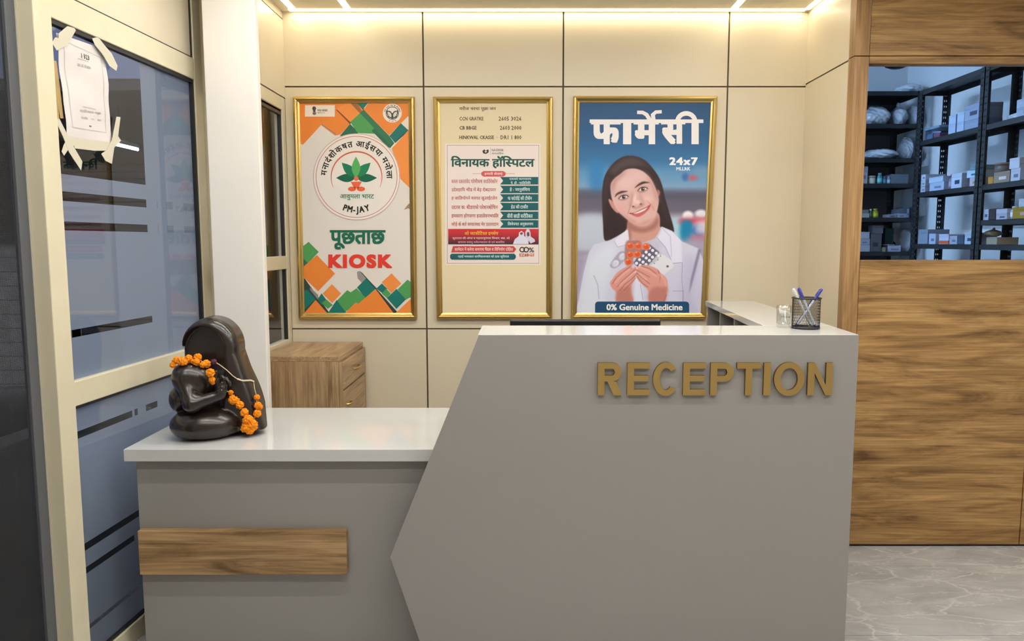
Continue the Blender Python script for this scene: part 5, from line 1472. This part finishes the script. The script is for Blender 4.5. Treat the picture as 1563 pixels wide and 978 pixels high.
def bag(label, cx, cy, z, rx, ry, h, knot=None, seed=1, flat=1.0, col=None):
    t = thing('polythene_bag', label, 'bag', (cx, cy, z + .001), 0, 'white bags in the pharmacy')
    bm = bmesh.new(); bmesh.ops.create_icosphere(bm, subdivisions=5, radius=1)
    rr = random.Random(seed); ph = [rr.random() * 6 for _ in range(8)]
    for v in bm.verts:
        c = v.co.copy(); a = math.atan2(c.y, c.x)
        k = 1 + .07 * math.sin(3 * a + ph[0]) + .05 * math.sin(5 * c.z + 4 * c.x + ph[1]) + .04 * abs(math.sin(7 * a + 5 * c.z + ph[2])) + .03 * math.sin(13 * c.x + ph[3]) * math.sin(11 * c.z + 9 * c.y + ph[4]) - .05 * abs(math.sin(4 * c.x + 7 * c.z + ph[5]))
        zz = (c.z * k + 1) / 2
        zz = max(zz, 0.03) if zz > .03 else 0.0
        pinch = 1.0
        if knot and zz > .72: pinch = max(.16, 1 - (zz - .72) * 3.2)
        bul = 1.0 + .12 * (1 - zz)
        v.co = Vector((c.x * k * rx * pinch * bul, c.y * k * ry * pinch * bul, zz ** flat * h * .95))
    me = bpy.data.meshes.new('bag_body'); bm.to_mesh(me); bm.free()
    for p in me.polygons: p.use_smooth = True
    me.materials.append(col or M['bag'])
    o = bpy.data.objects.new('bag_body', me); C.objects.link(o); o.parent = t
    if knot:
        blob(0, 0, h * .98, rx * .2, ry * .2, h * .10, 1.0, 10, 6).build('knot', col or M['bag'], o)
    return t
def X5(px, y=YR + .02): return at(px, 300, y).x + 0.0
def zh(px_h, Y): return px_h / FPX * Y * 1.01
def pxX(px, py, Y): return at(px, py, Y).x
YI = YR + .03
def bcart(label, p0, p1, yt, sh, col, lab=None, d=.09, base=0.0, band=None):
    z = BS[sh]; zt_ = at(p0, yt, YI).z
    return carton(label, pxX(p0, yt, YI), pxX(p1, yt, YI), YI, YI + d, z + base, zt_ - z - base, col, lab, 'y', band)
def bbot(label, p0, p1, yt, sh, col, capc):
    x0, x1 = pxX(p0, yt, YI), pxX(p1, yt, YI); z = BS[sh]
    return bottle(label, (x0 + x1) / 2, YI + (x1 - x0) / 2, z, (x1 - x0) / 2, at(p0, yt, YI).z - z, col, capc)
def bbag(label, p0, p1, yt, sh, knot=None, seed=1, ry=.10, y=None):
    x0, x1 = pxX(p0, yt, YI + .1), pxX(p1, yt, YI + .1); z = BS[sh]
    return bag(label, (x0 + x1) / 2, (y or YI + .14), z, (x1 - x0) / 2 * .82, ry, at(p0, yt, YI + .1).z - z, knot, seed)
# top shelf and second shelf: bags
bbag('white folded bag lying on top of the back rack', 1371, 1413, 126, 0, None, 3)
bbag('full white bag at the left end of the second shelf', 1318, 1362, 160, 1, None, 5)
bbag('knotted white bag in the middle of the second shelf', 1361, 1389, 158, 1, True, 8)
bbag('white bag behind the post of the back rack', 1389, 1406, 159, 1, None, 12)
# third shelf
bbag('flat white bag lying on the third shelf', 1318, 1378, 226, 2, None, 15, .12)
bbag('slumped clear bag at the right of the third shelf', 1379, 1394, 207, 2, None, 19, .09)
bbag('small white bag behind the rack posts on the third shelf', 1396, 1406, 225, 2, None, 23, .09)
# fourth shelf
bcart('narrow upright white carton at the left of the fourth shelf', 1317, 1325, 254, 3, (168, 166, 176), (120, 116, 130))
x0, x1 = pxX(1328, 268, YI), pxX(1339, 268, YI); jar('cream squat jar on the fourth shelf', (x0 + x1) / 2, YI + .03, BS[3], (x1 - x0) / 2, at(1330, 268, YI).z - BS[3], (200, 200, 180), (176, 178, 166))
bbot('teal bottle beside the cream jar', 1341, 1348.5, 264, 3, (90, 150, 155), (100, 165, 170))
bbot('blue grey bottle just right of the teal bottle', 1349, 1354.5, 269, 3, (70, 100, 130), (90, 120, 150))
bbot('pale small bottle left of the grey carton', 1355, 1360.5, 269, 3, (150, 165, 190), (165, 178, 200))
bcart('long grey carton on the fourth shelf', 1361, 1387, 266, 3, (120, 128, 142), None, .10)
# fifth shelf
h5 = (at(1320, 325.5, YI).z - BS[4])
bcart('lower white carton of the pair at the left of the fifth shelf', 1315, 1327, 325.5, 4, (165, 170, 168), None, .10)
bcart('upper pale carton of the pair at the left of the fifth shelf', 1316, 1326, 320, 4, (120, 128, 122), None, .10, h5 + .0012)
bbot('small green bottle with white cap on the fifth shelf', 1328, 1332.5, 319, 4, (60, 80, 50), (190, 195, 200))
bbot('yellow green bottle on the fifth shelf', 1334, 1342.5, 318.5, 4, (140, 140, 40), (170, 165, 50))
bcart('low tray carton on the fifth shelf', 1357, 1369, 327, 4, (150, 150, 158), (60, 58, 60), .10)
h5 = (at(1375, 326, YI).z - BS[4])
bcart('lower white carton right of the low tray', 1371, 1384, 326, 4, (175, 185, 205), (110, 120, 140), .10)
bcart('upper grey carton right of the low tray', 1371, 1384, 319, 4, (95, 105, 120), None, .10, h5 + .0012)
bcart('upright white carton next to the fifth shelf post', 1384.8, 1388.2, 318.5, 4, (165, 175, 195), (100, 110, 130), .09)
tb = thing('storage_tub', 'grey plastic tub behind the rack post on the fifth shelf', 'tub', (2.809, YI + .065, BS[4] + .0006), 0)
MB().box(-.034, .030, -.055, .07, 0, .003).box(-.034, -.031, -.055, .07, .003, .078).box(.027, .030, -.055, .07, .003, .078).box(-.031, .027, -.055, -.052, .003, .078).box(-.031, .027, .067, .07, .003, .078).build('tub_body', ink((84, 100, 118), .95, .3), tb)
MB().box(-.036, .032, -.059, -.0552, .070, .080).build('rim', ink((110, 126, 144), .95, .3), tb)
# sixth shelf
hs = [at(1320, y, YI).z - BS[5] for y in (374, 364, 354)]
bcart('lowest white carton of the stack at the left of the sixth shelf', 1313, 1328, 374, 5, (170, 175, 190), None, .12)
bcart('middle white carton of the stack at the left of the sixth shelf', 1313.5, 1328, 364, 5, (160, 166, 182), (110, 130, 160), .12, hs[0] + .0012)
bcart('topmost white carton of the stack at the left of the sixth shelf', 1313.5, 1327.5, 354, 5, (172, 178, 192), None, .12, hs[1] + .0012)
hg = at(1335, 356.5, YI).z - BS[5]
bcart('tall grey carton on the sixth shelf', 1330, 1346, 356.5, 5, (92, 94, 98), (60, 62, 66), .085)
bcart('grey carton resting on top of the tall grey carton', 1333, 1348.5, 344, 5, (100, 104, 108), None, .08, hg + .0012)
carton('dark teal carton behind the tall grey carton', pxX(1348, 350, YI + .13), pxX(1361, 350, YI + .13), YI + .095, YI + .145, BS[5], .17, (46, 74, 72))
bcart('tiny cream carton in front of the dark teal carton', 1347, 1352, 377.5, 5, (150, 150, 120), None, .04)
oc = thing('open_carton', 'open white carton on the sixth shelf near the post', 'box', (pxX(1366, 380, YI), YI + .05, BS[5] + .0006))
MB().box(-.044, .044, -.045, .045, 0, .002).box(-.044, .044, -.045, -.043, .002, .040).box(-.044, .044, .043, .045, .002, .052).box(-.044, -.042, -.043, .043, .002, .052).box(.042, .044, -.043, .043, .002, .046).build('carton_body', ink((180, 182, 205), .95, .7), oc)
MB().box(-.028, .03, -.0462, -.0452, .010, .022).build('printed_label', ink((140, 142, 170), .95, .7), oc)
MB().prism([(-.046, .046), (-.078, .050), (-.078, .051), (-.046, .048)], -.04, .04, 'y').build('flap', ink((170, 172, 196), .95, .7), oc)
cr_ = MB()
for k in range(4):
    cr_.tube([(.035 * math.cos(2 * math.pi * i / 20), .006 * k, .04 + .035 * math.sin(2 * math.pi * i / 20)) for i in range(20)], .004, 6, closed=True)
tag(cr_.build('cable_coil', M['black'], None, loc=(pxX(1372, 366, YI), YI + .115, BS[5] + .0016)), 'coil of black cable behind the open white carton', 'cable')
bbag('pale blue white bag pressed against the sixth shelf post', 1379, 1392, 349, 5, None, 31, .09)

# ---- right hand racks
XI = XF + .014
def pyY(px, py, X=XI): return atx(px, py, X).y
def rcart(label, p0, p1, yt, yb, z, col, lab=None, d=.12, base=0.0, h=None, band=None, X=XI):
    """carton with its front on the rack's front edge; p0,p1 left and right pixel of that front"""
    ya, yb_ = min(pyY(p0, yt, X), 5.055), pyY(p1, yt, X)
    hh = h or (atx(p0, yt, X).z - z - base)
    return carton(label, X, X + d, yb_, ya, z + base, hh, col, lab, 'x', band)
Z2, Z3, Z4 = RS[1], RS[2], RS[3]
cbx = thing('clear_box', 'clear plastic box with pink packets at the far end of the right rack', 'box', (XI + .085, 4.97, Z2 + .0006))
cpl = glass_mat('clear_plastic', (.80, .86, .92), .9, .05)
MB().box(-.075, .075, -.085, .085, 0, .003).box(-.075, -.072, -.085, .085, .003, .062).box(.072, .075, -.085, .085, .003, .062).box(-.072, .072, -.085, -.082, .003, .062).box(-.072, .072, .082, .085, .003, .062).build('box_body', cpl, cbx)
MB().box(-.080, .080, -.090, .090, .063, .078).build('lid', ink((120, 150, 170), .95, .3), cbx, bevel=.003)
MB().box(-.065, .03, -.075, .0, .004, .034).build('packet', ink((190, 110, 130), .95, .5), cbx)
MB().box(-.065, .06, .01, .075, .004, .040).build('packet', ink((150, 160, 180), .95, .5), cbx)
b1 = .058
for nm, p0, p1 in (('first', 1448, 1458.5), ('second', 1460.5, 1471)):
    rcart('lower white carton, %s column from the clear plastic box' % nm, p0, p1, 192, 0, Z2, (176, 190, 214), None, .10, 0, b1)
    rcart('upper white carton, %s column from the clear plastic box' % nm, p0, p1, 192, 0, Z2, (180, 194, 218), None, .10, b1 + .0012, .054)
# note: pixel rows do not matter for the along-rack position of these two columns
rcart('lower large white carton with tan end on the right rack', 1472.5, 1496, 180, 0, Z2, (150, 162, 184), None, .13, 0, .052)
rcart('upper large white carton with tan end on the right rack', 1472.5, 1496, 175, 0, Z2, (156, 168, 190), (70, 80, 100), .13, .0532, .088)
bag('crumpled white cloth bag on the nearer right rack, upper shelf', XI + .085, 4.21, Z2, .055, .075, .045, None, 41)
rcart('lower white carton at the right edge of the hatch, upper shelf', 1552, 1585, 165, 0, Z2, (180, 192, 214), (120, 132, 160), .12, 0, .046)
rcart('upper white carton at the right edge of the hatch, upper shelf', 1552, 1585, 160, 0, Z2, (186, 198, 218), None, .12, .0472, .044)
# third shelf, farther bay
for k, nm in enumerate(('lowest', 'middle', 'topmost')):
    rcart('%s of three white cartons at the far end of the right rack' % nm, 1397, 1412, 285, 0, Z3, (172 + 4 * k, 180 + 4 * k, 200 + 3 * k), (110, 116, 140), .13, k * .0388, .0376)
rcart('lower white carton beside the stack of three', 1419, 1440.5, 285, 0, Z3, (168, 182, 206), (120, 132, 156), .13, 0, .052)
rcart('upper white carton beside the stack of three', 1418, 1439, 278, 0, Z3, (176, 188, 212), None, .12, .0532, .034)
bottle('red capped bottle on the third shelf of the right rack', XI + .035, pyY(1446.5, 280), Z3, .026, .092, (120, 110, 128), (150, 52, 48))
rcart('white carton with dark print in the middle of the right rack', 1452, 1467.5, 280, 0, Z3, (186, 198, 218), (50, 70, 100), .13, 0, .088)
rcart('yellow and white carton beside the dark printed carton', 1480, 1494, 278, 0, Z3, (196, 180, 196), (160, 150, 50), .10, 0, .050)
rcart('white and teal carton lying above the yellow and white carton', 1476, 1496, 262, 0, Z3, (186, 206, 222), (60, 110, 130), .11, .0512, .040)
rcart('small teal topped carton, highest of its pile by the rack post', 1480, 1497, 258, 0, Z3, (110, 140, 152), None, .09, .0924, .026)
# third shelf, nearer bay
rcart('orange and yellow carton beside the middle rack post', 1508.5, 1516, 270, 0, Z3, (190, 140, 60), None, .08, 0, .040)
rcart('tall green and yellow carton behind the tan carton', 1509, 1521, 262, 0, Z3, (120, 130, 60), None, .045, 0, .105, X=XI + .115)
rcart('tan carton with white printed end under the brown tub', 1517, 1541, 268, 0, Z3, (150, 136, 120), (210, 204, 200), .13, 0, .060)
jar('brown grey round tub standing on the tan carton', XI + .062, pyY(1532, 258, XI + .05), Z3 + .0608, .055, .052, (104, 96, 90), (112, 104, 98))
rcart('white carton right of the brown tub, lower one', 1543, 1557, 265, 0, Z3, (186, 196, 214), (110, 124, 150), .12, 0, .066)
rcart('white carton right of the brown tub, upper one', 1541, 1556, 248, 0, Z3, (190, 200, 218), None, .13, .0672, .056)
rcart('grey carton at the right edge of the hatch, third shelf', 1558, 1585, 250, 0, Z3, (112, 108, 110), None, .13, 0, .120)
# lowest shelf, farther bay
rcart('large pale grey carton at the far end of the lowest shelf', 1397, 1416, 360, 0, Z4, (130, 142, 160), None, .14, 0, .095)
rcart('white carton in front of the middle of the lowest shelf', 1418, 1428, 362, 0, Z4, (170, 182, 208), (110, 116, 136), .09, 0, .066)
rcart('white carton with orange band on the lowest shelf', 1433.5, 1448, 362, 0, Z4, (184, 190, 212), None, .10, 0, .062, band=(214, 100, 60))
rcart('flat white carton right of the orange banded carton', 1449.5, 1461, 362, 0, Z4, (160, 170, 192), (110, 120, 146), .10, 0, .050)
rcart('dark blue grey carton on the lowest shelf', 1462.5, 1471, 362, 0, Z4, (70, 84, 106), None, .09, 0, .056)
rcart('white carton with dark blue print next to the lowest shelf post', 1472.5, 1485, 362, 0, Z4, (170, 184, 206), (50, 80, 108), .10, 0, .068)
bottle('small white bottle on the carton next to the lowest shelf post', XI + .035, pyY(1478.5, 352), Z4 + .0688, .018, .046, (170, 190, 205), (186, 196, 206))
# nearer bay, short extra shelf
Z5 = 1.569
rcart('white carton with blue print beside the post on the short shelf', 1501, 1508.5, 328, 0, Z5, (172, 180, 200), (70, 90, 130), .10, 0, .060)
rcart('dark brown carton on the short shelf', 1509.5, 1519, 328, 0, Z5, (62, 52, 56), None, .10, 0, .062)
rcart('lower white carton between brown and yellow cartons', 1520.5, 1537, 330, 0, Z5, (170, 176, 196), (70, 80, 120), .11, 0, .030)
rcart('upper white carton between brown and yellow cartons', 1520.5, 1537, 325, 0, Z5, (176, 182, 200), None, .11, .0312, .026)
bottle('white capped pot left of the yellow carton', XI + .03, pyY(1541, 325), Z5, .022, .068, (160, 172, 180), (196, 202, 208))
rcart('yellow carton on the short shelf', 1545.5, 1580, 325, 0, Z5, (150, 128, 40), (190, 150, 150), .11, 0, .060)
rcart('white and blue carton on top of the yellow carton', 1555, 1580, 312, 0, Z5, (176, 192, 206), (70, 110, 150), .09, .0612, .042)
# nearer bay, lowest shelf
rcart('cream carton low behind the middle post', 1506, 1522, 362, 0, Z4, (150, 146, 130), None, .12, 0, .040)
bag('cream cloth bundle on the cream carton behind the middle post', XI + .07, pyY(1514, 356, XI + .06), Z4 + .0412, .045, .03, .05, True, 52, col=ink((160, 156, 138), .95, .8))
